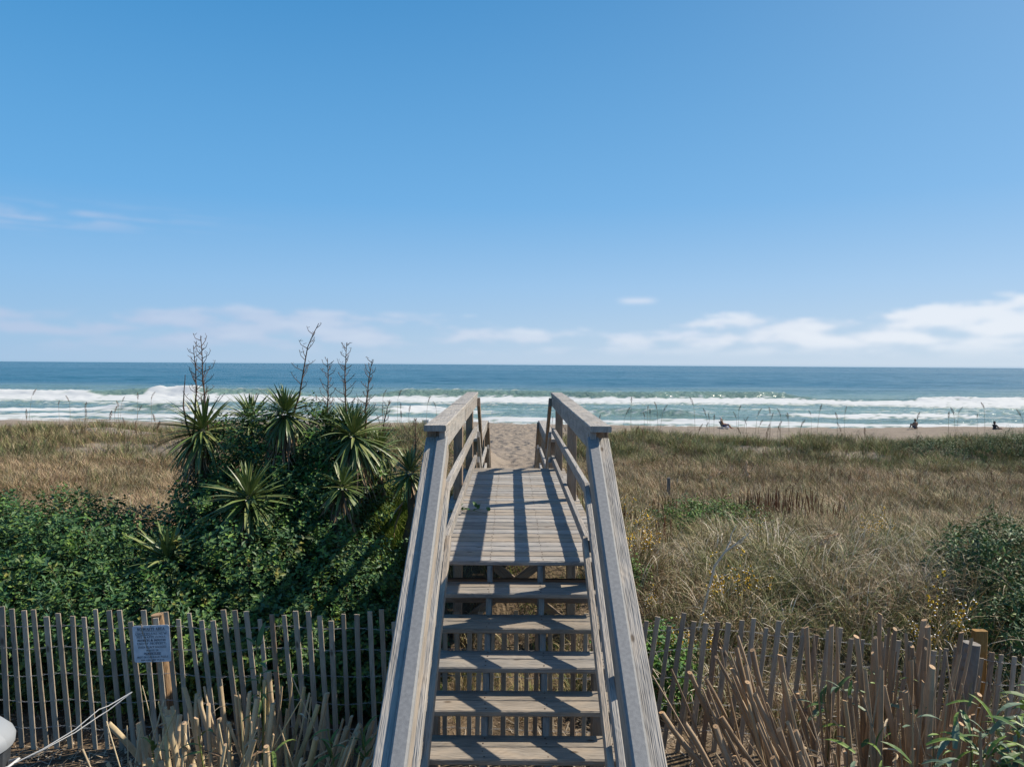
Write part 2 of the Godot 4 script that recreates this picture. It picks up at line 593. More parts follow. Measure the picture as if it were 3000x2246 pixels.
func surf(x: float, d: float) -> Array:
	var dA := crest_line(x)
	var ampA := 0.35 + 1.05 * smoothstep(-0.45, 0.25, nlow.get_noise_2d(x * 0.024 + 8.0, 1.0))
	ampA *= 1.0 - 0.45 * (smoothstep(-64.0, -78.0, x) + smoothstep(64.0, 76.0, x))
	var t := d - dA
	var wA := exp(-pow(t / (2.6 if t < 0.0 else 8.0), 2.0))
	var y := ampA * wA
	var dB := 91.0 + 3.5 * nlow.get_noise_2d(x * 0.03, 12.0) + 1.4 * nlow.get_noise_2d(x * 0.12, 17.0)
	var ampB := 0.1 + 0.6 * smoothstep(-0.3, 0.35, nlow.get_noise_2d(x * 0.045 + 3.0, 15.0))
	var tb := d - dB
	y += ampB * exp(-pow(tb / (1.8 if tb < 0.0 else 4.5), 2.0))
	var dC := 79.0 - 0.07 * clampf(x, -70.0, 70.0) + 2.5 * nlow.get_noise_2d(x * 0.05, 22.0)
	var tc := d - dC
	y += 0.28 * exp(-pow(tc / (0.9 if tc < 0.0 else 2.5), 2.0))
	y += 0.20 * nfine.get_noise_2d(x * 0.05, d * 0.20) + 0.06 * nfine.get_noise_2d(x * 0.4, d * 0.8)
	# foam
	var streak := nfine.get_noise_2d(x * 0.07 + 3.0, d * 0.30)
	var fine := nfine.get_noise_2d(x * 0.45, d * 0.75)
	var lace := nfine.get_noise_2d(x * 1.3, d * 1.1 + 30.0)
	var br := broken(x)
	var front := dA - 3.0
	var far := lerpf(front, dA + 6.0 + 3.0 * fine, br)
	var near := 109.0 + 9.0 * streak + 5.0 * nlow.get_noise_2d(x * 0.02, 31.0)
	var f := smoothstep(far + 1.2, far - 1.2, d + 2.0 * fine) * smoothstep(near - 8.0, near + 11.0, d + 3.0 * lace)
	f = smoothstep(0.30, 0.62, f * (0.86 + 0.30 * streak + 0.42 * fine + 0.42 * lace))
	# older foam lying in streaks between the lines of breakers
	var lie := smoothstep(0.10, 0.42, streak + 0.5 * fine + 0.55 * lace - 0.10) * smoothstep(82.0, 90.0, d) * smoothstep(112.0, 100.0, d)
	f = maxf(f, 0.62 * lie)
	var roll := smoothstep(-0.08, 0.22, nlow.get_noise_2d(x * 0.035 + 9.0, 41.0) + 0.25 * fine)
	var f2 := roll * smoothstep(dB + 1.5, dB - 0.5, d + fine) * smoothstep(dB - 6.0, dB - 3.0, d + 3.0 * lace) * (0.8 + 0.5 * lace)
	f = maxf(f, smoothstep(0.25, 0.6, f2))
	var f3 := smoothstep(dC + 0.7, dC - 0.4, d + 0.7 * fine) * smoothstep(dC - 4.0, dC - 1.2, d + 1.5 * lace) * (0.75 + 0.6 * streak + 0.3 * lace)
	f = maxf(f, smoothstep(0.3, 0.6, f3))
	var sd := d + 0.07 * clampf(x, -70.0, 70.0)
	var rim := smoothstep(77.0, 75.0, sd + 1.5 * fine) * (0.62 + 0.9 * lace + 0.5 * streak)
	f = maxf(f, smoothstep(0.3, 0.75, rim))
	var crestfoam := smoothstep(0.5, 1.0, wA) * smoothstep(0.30, 0.8, fine + 0.35 * lace + 0.25 * nlow.get_noise_2d(x * 0.05, 51.0)) * smoothstep(0.7, 1.1, ampA) * smoothstep(-2.0, 0.0, t)
	f = maxf(f, 0.8 * crestfoam)
	y += f * (0.10 + 0.16 * fine + 0.10 * lace) * (0.35 + 0.65 * smoothstep(78.0, 100.0, d))
	y += br * wA * (1.0 - 0.75 * smoothstep(64.0, 76.0, absf(x))) * (0.30 + 0.45 * nfine.get_noise_2d(x * 0.16, d * 0.5)) * smoothstep(4.0, 1.0, absf(t + 0.5))
	return [y, clampf(f, 0, 1)]

func water_colour(x: float, d: float) -> Vector3:
	# sand stirred up in the surf zone; clear blue water beyond it
	var shallow := Vector3(0.125, 0.185, 0.150)
	var deep := Vector3(0.012, 0.076, 0.108)
	var c := shallow.lerp(deep, smoothstep(125.0, 235.0, d + 20.0 * nlow.get_noise_2d(x * 0.012, d * 0.02)))
	return c * (1.0 + 0.30 * nfine.get_noise_2d(x * 0.008, d * 0.06))

func build_sea():
	var xs := PackedFloat64Array()
	for i in 581: xs.append(-174.0 + 0.6 * i)
	var ds := PackedFloat64Array()
	var d := 66.0
	while d < 200.0:
		ds.append(d)
		d += 0.5 if d < 140.0 else 1.0
	ds.append(200.0)
	var foam := {}
	var hf := func(x, dd):
		var a := surf(x, dd)
		foam[0] = a[1]
		return SEA + a[0] * (1.0 - smoothstep(188.0, 200.0, dd)) * lerpf(0.25, 1.0, smoothstep(70.0, 80.0, dd))
	var cf := func(x, dd, _y):
		var c := water_colour(x, dd).lerp(Vector3(0.46, 0.475, 0.485), foam[0])
		return Color(c.x, c.y, c.z, foam[0])
	var s := sheet(xs, ds, hf, cf)
	var am := ArrayMesh.new()
	am.add_surface_from_arrays(Mesh.PRIMITIVE_TRIANGLES, commit_sheet(s, func(a, b): return a.a + b.a < 0.7))
	am.add_surface_from_arrays(Mesh.PRIMITIVE_TRIANGLES, commit_sheet(s, func(a, b): return a.a + b.a >= 0.7))
	am.surface_set_material(0, M.water)
	am.surface_set_material(1, M.foam)
	var o := part("surf_water", am, null, self)
	tag(o, "breaking surf with green wave faces and white foam", "sea", "", "structure")
	# open water
	xs = steps_list(-1100, 1100, -420, 420, 3.0, 1.06, 60.0)
	ds = PackedFloat64Array()
	d = 200.0
	while d < 760.0:
		ds.append(d)
		d += 1.6 if d < 320.0 else 4.0
	ds.append(760.0)
	var hf2 := func(x, dd):
		var k := smoothstep(200.0, 214.0, dd) * (1.0 - smoothstep(720.0, 760.0, dd))
		return SEA + k * (0.40 * nfine.get_noise_2d(x * 0.010, dd * 0.05) + 0.26 * nfine.get_noise_2d(x * 0.04 + 9.0, dd * 0.16))
	s = sheet(xs, ds, hf2, func(x, dd, _y):
		var c := water_colour(x, dd)
		return Color(c.x, c.y, c.z, 1))
	var am2 := ArrayMesh.new()
	am2.add_surface_from_arrays(Mesh.PRIMITIVE_TRIANGLES, commit_sheet(s, func(_a, _b): return true))
	tag(part("open_water", am2, M.water, self), "blue open sea with low swell beyond the surf", "sea", "", "structure")
	# out to the horizon, and the wings of the nearer water
	var st := stool()
	var dc := Color(0.012, 0.076, 0.108)
	for q in [[-26000.0, 26000.0, 760.0, 26000.0], [-26000.0, -1100.0, 200.0, 760.0], [1100.0, 26000.0, 200.0, 760.0], [-26000.0, -174.0, 66.0, 200.0], [174.0, 26000.0, 66.0, 200.0]]:
		quad(st, V(q[0], SEA, q[2]), V(q[0], SEA, q[3]), V(q[1], SEA, q[3]), V(q[1], SEA, q[2]), dc)
	tag(part("ocean", done(st), M.water, self), "deep blue ocean reaching the horizon", "sea", "", "structure")

# ---------------------------------------------------------------- boardwalk
const CX := 0.05

func deck_y(d: float) -> float:
	return 1.72 + 0.04 * (d - 5.5) / 4.7

func stair_frame(bw: Node3D, d0: float, y0: float, dir: float, n: int, rise: float, run: float, offs: Array):
	# saw-tooth stringers: profile in (d, y), extruded across x
	for x in offs:
		var st := stool()
		var pts := [Vector2(d0, y0 - 0.04)]
		for k in n:
			pts.append(Vector2(d0 + dir * run * k, y0 - 0.04 - rise * (k + 1)))
			pts.append(Vector2(d0 + dir * run * (k + 1), y0 - 0.04 - rise * (k + 1)))
		var low: Vector2 = pts[-1]
		pts.append(Vector2(low.x, low.y - 0.13))
		pts.append(Vector2(d0 + dir * 0.02, y0 - 0.04 - rise - 0.22))
		pts.append(Vector2(d0 - dir * 0.10, y0 - 0.04 - rise - 0.12))
		pts.append(Vector2(d0 - dir * 0.10, y0 - 0.04))
		var poly := PackedVector2Array(pts)
		var ix := Geometry2D.triangulate_polygon(poly)
		for s in [-0.02, 0.02]:
			for k in ix.size() / 3:
				var q := [ix[3 * k], ix[3 * k + 1], ix[3 * k + 2]]
				for v in q:
					st.set_uv(Vector2(poly[v].x / 1.6, poly[v].y / 0.8))
					st.add_vertex(V(x + s, poly[v].y, poly[v].x) - bw.position)
		for k in poly.size():
			var a := poly[k]
			var b := poly[(k + 1) % poly.size()]
			var Q := [V(x - 0.02, a.y, a.x), V(x + 0.02, a.y, a.x), V(x + 0.02, b.y, b.x), V(x - 0.02, b.y, b.x)]
			var U := [Vector2(a.y / 1.6, 0.1), Vector2(a.y / 1.6, 0.15), Vector2((a.y + a.distance_to(b)) / 1.6, 0.15), Vector2((a.y + a.distance_to(b)) / 1.6, 0.1)]
			for v in [0, 1, 2, 0, 2, 3]:
				st.set_uv(U[v])
				st.add_vertex(Q[v] - bw.position)
		st.set_smooth_group(-1)
		st.generate_normals()
		st.generate_tangents()
		part("stringer", st.commit(), M.wood[2], bw)

func build_boardwalk():
	var bw := thing("beach_boardwalk", "weathered grey timber boardwalk with stairs and railings crossing the dune to the beach", "boardwalk", V(CX, 0, 5.5))
	# deck boards
	var n := 32
	for i in n:
		var d := 5.5 + 0.073 + 0.1465 * i
		var y := deck_y(d) - 0.019 + r(-0.002, 0.002)
		var b := board("deck_board", V(CX - 0.70 + r(-0.008, 0.008), y, d), V(CX + 0.70 + r(-0.008, 0.008), y + r(-0.002, 0.002), d + r(-0.002, 0.002)), 0.1345, 0.038, pick(M.wood), bw, Vector3.UP, 0.009)
		if i == 0: b.set_meta("label", "front deck board with worn nosing above the stairs")
	var dend := 5.5 + 0.1465 * n
	for x in [-0.60, -0.2, 0.2, 0.60]:
		board("joist", V(CX + x, 1.60, 5.56), V(CX + x, 1.63, dend - 0.02), 0.04, 0.17, M.frame, bw)
	for d in [5.78, 8.02, dend - 0.3]:
		board("cross_beam", V(CX - 0.68, 1.41, d), V(CX + 0.68, 1.41, d), 0.04, 0.19, M.frame, bw)
	# rail posts stand on the ground and carry the caps
	for s in [-1, 1]:
		for d in [5.42, 7.93, dend - 0.12]:
			var gy := ground_y(CX + s * 0.64, d, false) - 0.15
			board("post", V(CX + s * 0.615, gy, d), V(CX + s * 0.615, deck_y(d) + 1.005, d), 0.095, 0.135, M.post, bw, Vector3.FORWARD, 0.005)
		# cap in two lengths, the apron board under it, then the two lower rails
		var cuts := [5.19, 7.55, dend + 0.1] if s < 0 else [5.19, 8.35, dend + 0.1]
		for k in 2:
			var a: float = cuts[k] + 0.002
			var e: float = cuts[k + 1] - 0.002
			var lift := 0.0 if k == 0 else 0.004
			board("rail_cap", V(CX + s * 0.588, deck_y(a) + 1.0285 + lift, a), V(CX + s * 0.588, deck_y(e) + 1.0285 + lift, e), 0.158, 0.043, M.rail[k], bw, Vector3.UP, 0.006)
			board("apron_board", V(CX + s * 0.540, deck_y(a) + 0.935, a + 0.03), V(CX + s * 0.540, deck_y(e) + 0.935, e), 0.042, 0.138, M.wood[k], bw)
			board("middle_rail", V(CX + s * 0.5435, deck_y(a) + 0.525, a + 0.27 * (1 - k)), V(CX + s * 0.5435, deck_y(e) + 0.525, e), 0.040, 0.088, M.wood[k], bw)
			board("lower_rail", V(CX + s * 0.5435, deck_y(a) + 0.125, a + 0.27 * (1 - k)), V(CX + s * 0.5435, deck_y(e) + 0.125, e), 0.040, 0.088, M.wood[k + 1], bw)
	# stairs down towards the camera
	var rise := 0.16
	var run := 0.261
	stair_frame(bw, 5.5, 1.72, -1.0, 9, rise, run, [CX - 0.57, CX - 0.2, CX + 0.18, CX + 0.57])
	for k in range(1, 10):
		var y := 1.72 - rise * k - 0.019
		var d := 5.5 - run * k
		for b in 2:
			board("tread_board", V(CX - 0.60 + r(-0.012, 0.012), y, d + 0.071 + 0.146 * b - 0.012), V(CX + 0.61 + r(-0.012, 0.012), y + r(-0.002, 0.002), d + 0.071 + 0.146 * b - 0.012), 0.1405, 0.038, pick(M.tread), bw, Vector3.UP, 0.007)
	var sl := rise / run
	var up := Vector3(0, 1, -sl).normalized()
	for s in [-1, 1]:
		var top := 2.672
		var line := func(off: float, d: float, x: float): return V(CX + s * x, top + off - sl * (5.25 - d), d)
		board("stair_cap", line.call(-0.045, 5.30, 0.582), line.call(-0.045, 2.55, 0.582), 0.158, 0.040, M.rail[0], bw, up, 0.006)
		var g := board("handrail", line.call(-0.0055, 5.26, 0.542), line.call(-0.0055, 2.5, 0.542), 0.082, 0.036, M.composite, bw, up, 0.011)
		g.set_meta("label", "smooth grey composite handrail on the %s side of the stairs" % ("left" if s < 0 else "right"))
		board("stair_apron", line.call(-0.155, 5.36, 0.524), line.call(-0.155, 2.6, 0.524), 0.038, 0.135, M.wood[3], bw, up)
		board("stair_middle_rail", line.call(-0.555, 5.52, 0.524), line.call(-0.555, 2.6, 0.524), 0.038, 0.088, M.wood[0], bw, up)
		board("stair_lower_rail", line.call(-0.945, 5.50, 0.514), line.call(-0.945, 2.6, 0.514), 0.038, 0.088, M.wood[3], bw, up)
		for d in [4.05, 2.72]:
			board("stair_post", V(CX + s * 0.60, -0.15, d), V(CX + s * 0.60, top - sl * (5.25 - d) - 0.09, d), 0.09, 0.09, M.post, bw, Vector3.FORWARD)
	# short flight to the lower landing, its rails, and the last flight to the sand
	var y2 := 1.06
	stair_frame(bw, dend, deck_y(dend), 1.0, 4, 0.166, 0.26, [CX - 0.57, CX, CX + 0.57])
	for k in range(1, 4):
		for b in 2:
			board("tread_board", V(CX - 0.6, deck_y(dend) - 0.166 * k - 0.019, dend + 0.26 * k - 0.06 - 0.145 * b), V(CX + 0.6, deck_y(dend) - 0.166 * k - 0.019, dend + 0.26 * k - 0.06 - 0.145 * b), 0.14, 0.038, pick(M.tread), bw)
	var d2 := dend + 1.0
	for i in 24:
		var d := d2 + 0.073 + 0.1465 * i
		board("deck_board", V(CX - 0.70, y2 - 0.019, d), V(CX + 0.70, y2 - 0.019, d), 0.1345, 0.038, pick(M.wood), bw, Vector3.UP, 0.009)
	var d3 := d2 + 0.1465 * 24
	for x in [-0.6, 0.0, 0.6]:
		board("joist", V(CX + x, y2 - 0.125, d2), V(CX + x, y2 - 0.125, d3), 0.04, 0.17, M.frame, bw)
	stair_frame(bw, d3, y2, 1.0, 8, 0.18, 0.26, [CX - 0.57, CX, CX + 0.57])
	for k in range(1, 9):
		board("tread_board", V(CX - 0.6, y2 - 0.18 * k - 0.019, d3 + 0.26 * k - 0.13), V(CX + 0.6, y2 - 0.18 * k - 0.019, d3 + 0.26 * k - 0.13), 0.27, 0.038, pick(M.tread), bw)
	for s in [-1, 1]:
		board("rail_cap", V(CX + s * 0.588, y2 + 1.0, d2 - 0.15), V(CX + s * 0.588, y2 + 1.0, d3), 0.158, 0.043, M.rail[0], bw, Vector3.UP, 0.006)
		board("apron_board", V(CX + s * 0.54, y2 + 0.907, d2 - 0.1), V(CX + s * 0.54, y2 + 0.907, d3 - 0.02), 0.04, 0.136, M.wood[1], bw)
		board("middle_rail", V(CX + s * 0.5435, y2 + 0.45, d2), V(CX + s * 0.5435, y2 + 0.45, d3), 0.04, 0.088, M.wood[0], bw)
		board("lower_rail", V(CX + s * 0.5435, y2 + 0.12, d2), V(CX + s * 0.5435, y2 + 0.12, d3), 0.04, 0.088, M.wood[0], bw)
		for d in [d2 + 0.1, (d2 + d3) / 2, d3 - 0.1]:
			board("post", V(CX + s * 0.615, ground_y(CX + s * 0.6, d, false) - 0.2, d), V(CX + s * 0.615, y2 + 0.976, d), 0.095, 0.13, M.post, bw, Vector3.FORWARD)
		var v := 0.166 / 0.26
		var slope_up := Vector3(0, 1, v).normalized()
		for q in [[0.90, 0.137, M.frame], [0.45, 0.088, M.wood[0]], [0.10, 0.088, M.wood[0]]]:
			board("sloped_rail", V(CX + s * 0.498, deck_y(dend) + q[0] + 0.02, dend), V(CX + s * 0.498, y2 + q[0] + 0.02, d2 + 0.05), 0.04, q[1], q[2], bw, slope_up)
		var v3 := 0.18 / 0.26
		var up3 := Vector3(0, 1, v3).normalized()
		for q in [[0.93, 0.137, M.frame], [0.5, 0.088, M.wood[0]]]:
			board("sloped_rail", V(CX + s * 0.498, y2 + q[0], d3 - 0.05), V(CX + s * 0.498, y2 + q[0] - v3 * 2.1, d3 + 2.05), 0.04, q[1], q[2], bw, up3)
		board("sloped_cap", V(CX + s * 0.575, y2 + 1.0, d3 + 0.02), V(CX + s * 0.575, y2 + 1.0 - v3 * 2.1, d3 + 2.12), 0.158, 0.04, M.rail[0], bw, up3)
		board("post", V(CX + s * 0.615, -0.9, d3 + 1.9), V(CX + s * 0.615, y2 + 0.95 - v3 * 1.9, d3 + 1.9), 0.095, 0.13, M.post, bw, Vector3.FORWARD)
	# crossed braces under the deck
	board("brace", V(CX - 0.66, 0.25, 8.10), V(CX + 0.66, 1.3, 8.10), 0.04, 0.10, M.frame, bw)
	board("brace", V(CX - 0.66, 1.3, 8.15), V(CX + 0.66, 0.25, 8.15), 0.04, 0.10, M.frame, bw)
	var sh := stool()
	lathe(sh, [Vector2(0.0001, 0.0024), Vector2(0.0045, 0.0018), Vector2(0.0055, 0.0)], 7, Color(0.09, 0.055, 0.04))
	var xf := []
	var cl := []
	for i in n:
		var d := 5.5 + 0.073 + 0.1465 * i
		for x in [-0.60, -0.2, 0.2, 0.60]:
			for e in [-0.035, 0.035]:
				xf.append(Transform3D(Basis.IDENTITY, V(CX + x + r(-0.008, 0.008), deck_y(d) + 0.0005, d + e + r(-0.006, 0.006)) - bw.position))
				cl.append(Color.WHITE * r(0.7, 1.3))
	for k in range(1, 10):
		for x in [-0.57, -0.2, 0.18, 0.57]:
			for e in [0.03, 0.09, 0.18, 0.24]:
				xf.append(Transform3D(Basis.IDENTITY, V(CX + x + r(-0.008, 0.008), 1.72 - rise * k + 0.0005, 5.5 - run * k + e - 0.01) - bw.position))
				cl.append(Color.WHITE * r(0.7, 1.3))
	multi("screw_heads", done(sh), M.bark, xf, cl, bw)
	# a leafy runner of vine lies on the deck
	var vine := thing("vine_runner", "leafy vine runner creeping over the left edge of the deck", "vine", V(-0.52, 1.74, 7.15))
	var st := stool()
	var pts := [Vector3(-0.26, -0.35, 0.30), Vector3(-0.14, 0.04, 0.16), Vector3(0.05, 0.03, 0.0), Vector3(0.16, 0.02, -0.05), Vector3(0.30, 0.012, 0.06)]
	tube(st, pts, [0.006, 0.005, 0.004, 0.003, 0.002], 5, Color(0.12, 0.12, 0.05))
	part("stem", done(st), M.bark, vine)
	var lm := leaf_mesh(0.62, 0.8, 0.25, 3, Color(0.055, 0.115, 0.035), 0.4)
	for i in 22:
		var t := r(0.0, 3.99)
		var a: Vector3 = pts[int(t)].lerp(pts[int(t) + 1], t - int(t))
		part("leaf", lm, M.leaf, vine, Transform3D(leaf_basis(Vector3(r(-1, 1), r(0.1, 0.9), r(-1, 1)), r(0.05, 0.085)), a + Vector3(r(-0.03, 0.03), r(0.0, 0.05), r(-0.03, 0.03))))

# ---------------------------------------------------------------- fence, sign
func fence_base(x: float) -> float:
	return ground_y(x, 6.0, false) + (0.02 * nlow.get_noise_2d(x * 1.3, 5.0))

func lean(x: float) -> float:
	# the old fence sags sideways, to the left on one side of the stairs and to the right on the other
	if x < -0.7:
		return -(0.055 + 0.06 * exp(-pow((x + 2.6) / 0.8, 2)) + 0.025 * nlow.get_noise_2d(x * 1.1, 2.0)) * smoothstep(-5.5, -3.6, x)
	if x > 0.8:
		return 0.105 + 0.03 * nlow.get_noise_2d(x * 1.1, 8.0)
	return 0.01 * nlow.get_noise_2d(x * 3.0, 1.0)

func build_fence():
	var f := thing("sand_fence", "grey wood-slat sand fence wired across the foot of the dune and under the boardwalk", "fence", V(0, 0, 6.0))
	var variants := []
	for i in 10:
		variants.append(board_mesh(1.0, r(0.033, 0.046), 0.012, 0.0025))
	var x := -5.6
	while x < 5.7:
		var b := fence_base(x)
		var h := 1.13 + r(-0.06, 0.06) + (0.02 if x < -3.6 else 0.0) - (0.03 if x > 0.8 else 0.0)
		if x > -0.75 and x < 0.85: h += r(-0.1, 0.06)
		var ln := lean(x) + r(-0.018, 0.018)
		var y := Vector3(ln, 1, r(-0.02, 0.02)).normalized()
		var xx := y.cross(Vector3(0, 0, 1)).normalized().rotated(y, r(-0.2, 0.2))
		var bas := Basis(xx, y.cross(xx), y * (h + 0.06))
		part("slat", pick(variants), pick(M.slat), f, Transform3D(bas, Vector3(x - ln * 0.55, b - 0.06 + (h + 0.06) / 2, r(-0.006, 0.006))))
		x += 0.0985 + r(-0.012, 0.012)
	for hgt in [0.18, 0.40, 0.62, 0.84, 1.02]:
		for side in [-1, 1]:
			var st := stool()
			var pts := []
			var rad := []
			var k := 0
			var wx := -5.6
			while wx < 5.71:
				pts.append(Vector3(wx + lean(wx) * (hgt - 0.55), fence_base(wx) + hgt + 0.012 * nlow.get_noise_2d(wx * 2.0, hgt * 9.0) + 0.003 * side * (k % 2), side * 0.0095 * (1.0 if k % 2 == 0 else -1.0)))
				rad.append(0.0014)
				wx += 0.05
				k += 1
			tube(st, pts, rad, 4, Color.WHITE, Color.WHITE, true, false)
			part("wire", done(st), M.wire, f)
	# posts the fence is stapled to
	var p1 := thing("sign_post", "brown round timber post behind the left fence carrying the white sign", "post", V(-2.90, 0, 6.12))
	var st1 := stool()
	tube(st1, [Vector3(0.05, -0.2, 0), Vector3(0.0, 0.5, 0), Vector3(-0.06, 1.085, 0.0)], [0.052, 0.051, 0.05], 14, Color.WHITE)
	part("shaft", uv_cyl(st1), M.fence_post, p1)
	var p2 := thing("fence_post", "thick weathered grey post in the right fence among the cut stems", "post", V(3.70, -0.26, 5.93))
	var st2 := stool()
	tube(st2, [Vector3(-0.06, -0.15, 0), Vector3(0.0, 0.5, 0), Vector3(0.075, 1.215, 0.0)], [0.069, 0.068, 0.066], 14, Color.WHITE)
	part("shaft", uv_cyl(st2), M.grey_post, p2)
	var p3 := thing("timber_post", "new orange-yellow square post just behind the grey fence post", "post", V(3.96, -0.26, 6.14))
	board("shaft", V(3.96, -0.4, 6.14), V(3.975, 0.985, 6.14), 0.115, 0.06, M.new_post, p3, Vector3.FORWARD, 0.01)
	build_sign()

func uv_cyl(st: SurfaceTool) -> ArrayMesh:
	# rewrites a tube's UVs so that the grain runs up it
	st.generate_normals()
	var m := st.commit()
	var a := m.surface_get_arrays(0)
	var uv := PackedVector2Array()
	for v in a[Mesh.ARRAY_VERTEX]:
		uv.append(Vector2(v.y / 1.6, 0.1 + 0.25 * absf(atan2(v.z, v.x)) / PI))
	a[Mesh.ARRAY_TEX_UV] = uv
	var o := ArrayMesh.new()
	o.add_surface_from_arrays(Mesh.PRIMITIVE_TRIANGLES, a)
	var s2 := SurfaceTool.new()
	s2.create_from(o, 0)
	s2.generate_tangents()
	return s2.commit()

func build_sign():
	var s := thing("notice_sign", "white square NO WASTE AREA sign with rounded corners wired to the fence", "sign", V(-2.903, 0.918, 5.905))
	s.rotation = Vector3(0.03, 0.0, 0.045)
	var hw := 0.150
	var hh := 0.152
	var rad := 0.018
	var poly := PackedVector2Array()
	for c in [[hw - rad, hh - rad, 0.0], [-hw + rad, hh - rad, 90.0], [-hw + rad, -hh + rad, 180.0], [hw - rad, -hh + rad, 270.0]]:
		for k in 6:
			var a := deg_to_rad(c[2] + 18.0 * k)
			poly.append(Vector2(c[0] + rad * cos(a), c[1] + rad * sin(a)))
	var st := stool()
	var ix := Geometry2D.triangulate_polygon(poly)
	st.set_smooth_group(-1)
	for k in ix.size() / 3:
		var a := poly[ix[3 * k]]
		var b := poly[ix[3 * k + 1]]
		var c := poly[ix[3 * k + 2]]
		tri(st, Vector3(a.x, a.y, 0), Vector3(c.x, c.y, 0), Vector3(b.x, b.y, 0))
		tri(st, Vector3(a.x, a.y, -0.003), Vector3(b.x, b.y, -0.003), Vector3(c.x, c.y, -0.003))
	for k in poly.size():
		var a := poly[k]
		var b := poly[(k + 1) % poly.size()]
		quad(st, Vector3(a.x, a.y, 0), Vector3(b.x, b.y, 0), Vector3(b.x, b.y, -0.003), Vector3(a.x, a.y, -0.003))
	var face := mat(0.62, 0.66, 0.72, 0.45, 0.5)
	face.albedo_texture = noise_tex(101, 0.02, false, 1.0, Color(0.86, 0.87, 0.88), Color(1, 1, 1), 128, 3)
	face.uv1_triplanar = true
	face.uv1_scale = Vector3(4, 4, 4)
	var pan := part("panel", done(st), face, s)
	var ink := mat(0.03, 0.035, 0.06, 0.6)
	var pale := mat(0.07, 0.075, 0.10, 0.6)
	var lines := [["NO WASTE AREA", 0.122, 0.225, 0.024, true, "Droid Serif"], ["OWNERS-USE NEW", 0.084, 0.255, 0.019, false, "Droid Serif"], ["PET WASTE ZONES.", 0.056, 0.24, 0.017, false, "Droid Serif"], ["NORTH & SOUTH", 0.029, 0.23, 0.018, true, "Droid Serif"], ["END OF PROPERTY.", 0.003, 0.24, 0.017, false, "Droid Serif"], ["THEN PLACE BAGGED", -0.027, 0.23, 0.017, false, "Droid Serif"], ["WASTE IN", -0.054, 0.10, 0.015, false, "Droid Serif"], ["DUMPSTERS!", -0.079, 0.14, 0.016, true, "Droid Serif"], ["NOT IN GARBAGE PAILS", -0.109, 0.25, 0.016, false, "Droid Serif"], ["SEA COLONY H.O.A.", -0.134, 0.19, 0.011, true, "Droid Sans"]]
	for l in lines:
		var f := SystemFont.new()
		f.font_names = PackedStringArray([l[5]])
		f.font_weight = 700 if l[4] else 400
		var t := TextMesh.new()
		t.font = f
		t.text = l[0]
		t.font_size = 64
		t.pixel_size = 0.001
		t.depth = 0.02
		var bb := t.get_aabb()
		var k := Vector3(l[2] / maxf(bb.size.x, 0.001), l[3] / maxf(bb.size.y, 0.001), 0.05)
		var at := Vector3(0, l[1], 0.0012) - bb.get_center() * k
		part("lettering", t, ink if l[4] else pale, pan, Transform3D(Basis.from_scale(k), at))
	for u in [[0.0, 0.1035, 0.255], [-0.062, 0.0705, 0.125], [0.006, -0.0905, 0.125]]:
		var bm := BoxMesh.new()
		bm.size = Vector3(u[2], 0.0022, 0.001)
		part("underline", bm, ink, pan, Transform3D(Basis.IDENTITY, Vector3(u[0], u[1], 0.0012)))
	for y in [0.145, -0.145]:
		var sp := SphereMesh.new()
		sp.radius = 0.005; sp.height = 0.006; sp.radial_segments = 10; sp.rings = 5
		part("screw", sp, mat(0.12, 0.06, 0.035, 0.8), pan, Transform3D(Basis.IDENTITY, Vector3(0.0, y, 0.001)))
	var vs := stool()
	tube(vs, [Vector3(-0.07, 0.17, 0.006), Vector3(-0.068, 0.11, 0.007), Vector3(-0.052, 0.05, 0.008), Vector3(-0.045, 0.0, 0.007), Vector3(-0.02, -0.07, 0.008), Vector3(0.0, -0.15, 0.01), Vector3(-0.01, -0.19, 0.012)], [0.003, 0.0035, 0.002, 0.0022, 0.0016, 0.0018, 0.001], 5, Color(0.42, 0.33, 0.24))
	var dv := thing("dry_vine", "dry brown vine tendril hanging across the front of the white sign", "vine", s.position)
	dv.rotation = s.rotation
	part("tendril", done(vs), M.dead, dv)

# ---------------------------------------------------------------- shrubs
# a twig with leaves along it, about 0.2 long along +y
func sprig_mesh(seed_: int, leaves: int, leaf_len: float, leaf_w: float, cols: Array, spread := 0.05) -> ArrayMesh:
	var q := RandomNumberGenerator.new()
	q.seed = seed_
	var st := stool()
	st.set_smooth_group(-1)
	quad(st, Vector3(-0.002, 0, 0), Vector3(-0.001, 0.18, 0.01), Vector3(0.001, 0.18, 0.01), Vector3(0.002, 0, 0), Color(0.09, 0.07, 0.04))
	for i in leaves:
		var t := (i + 0.5) / leaves
		var at := Vector3(q.randf_range(-spread, spread) * t, 0.03 + 0.17 * t, q.randf_range(-spread, spread) * t)
		var az := i * 2.399 + q.randf_range(-0.5, 0.5)
		var up := q.randf_range(0.1, 0.9)
		var dirv := Vector3(cos(az), up, sin(az)).normalized()
		var side := dirv.cross(Vector3.UP).normalized().rotated(dirv, q.randf_range(-0.7, 0.7))
		var nrm := side.cross(dirv)
		var L := leaf_len * q.randf_range(0.7, 1.25)
		var W := leaf_w * q.randf_range(0.8, 1.2) * 0.5
		var c: Color = cols[q.randi() % cols.size()]
		var mid := at + dirv * L * 0.48 - nrm * W * 0.35
		var tip := at + dirv * L - nrm * L * 0.18
		tri(st, at, at + dirv * L * 0.45 + side * W, mid, c)
		tri(st, mid, at + dirv * L * 0.45 + side * W, tip, c)
		tri(st, at, mid, at + dirv * L * 0.45 - side * W, c)
		tri(st, mid, tip, at + dirv * L * 0.45 - side * W, c)
	return done(st)

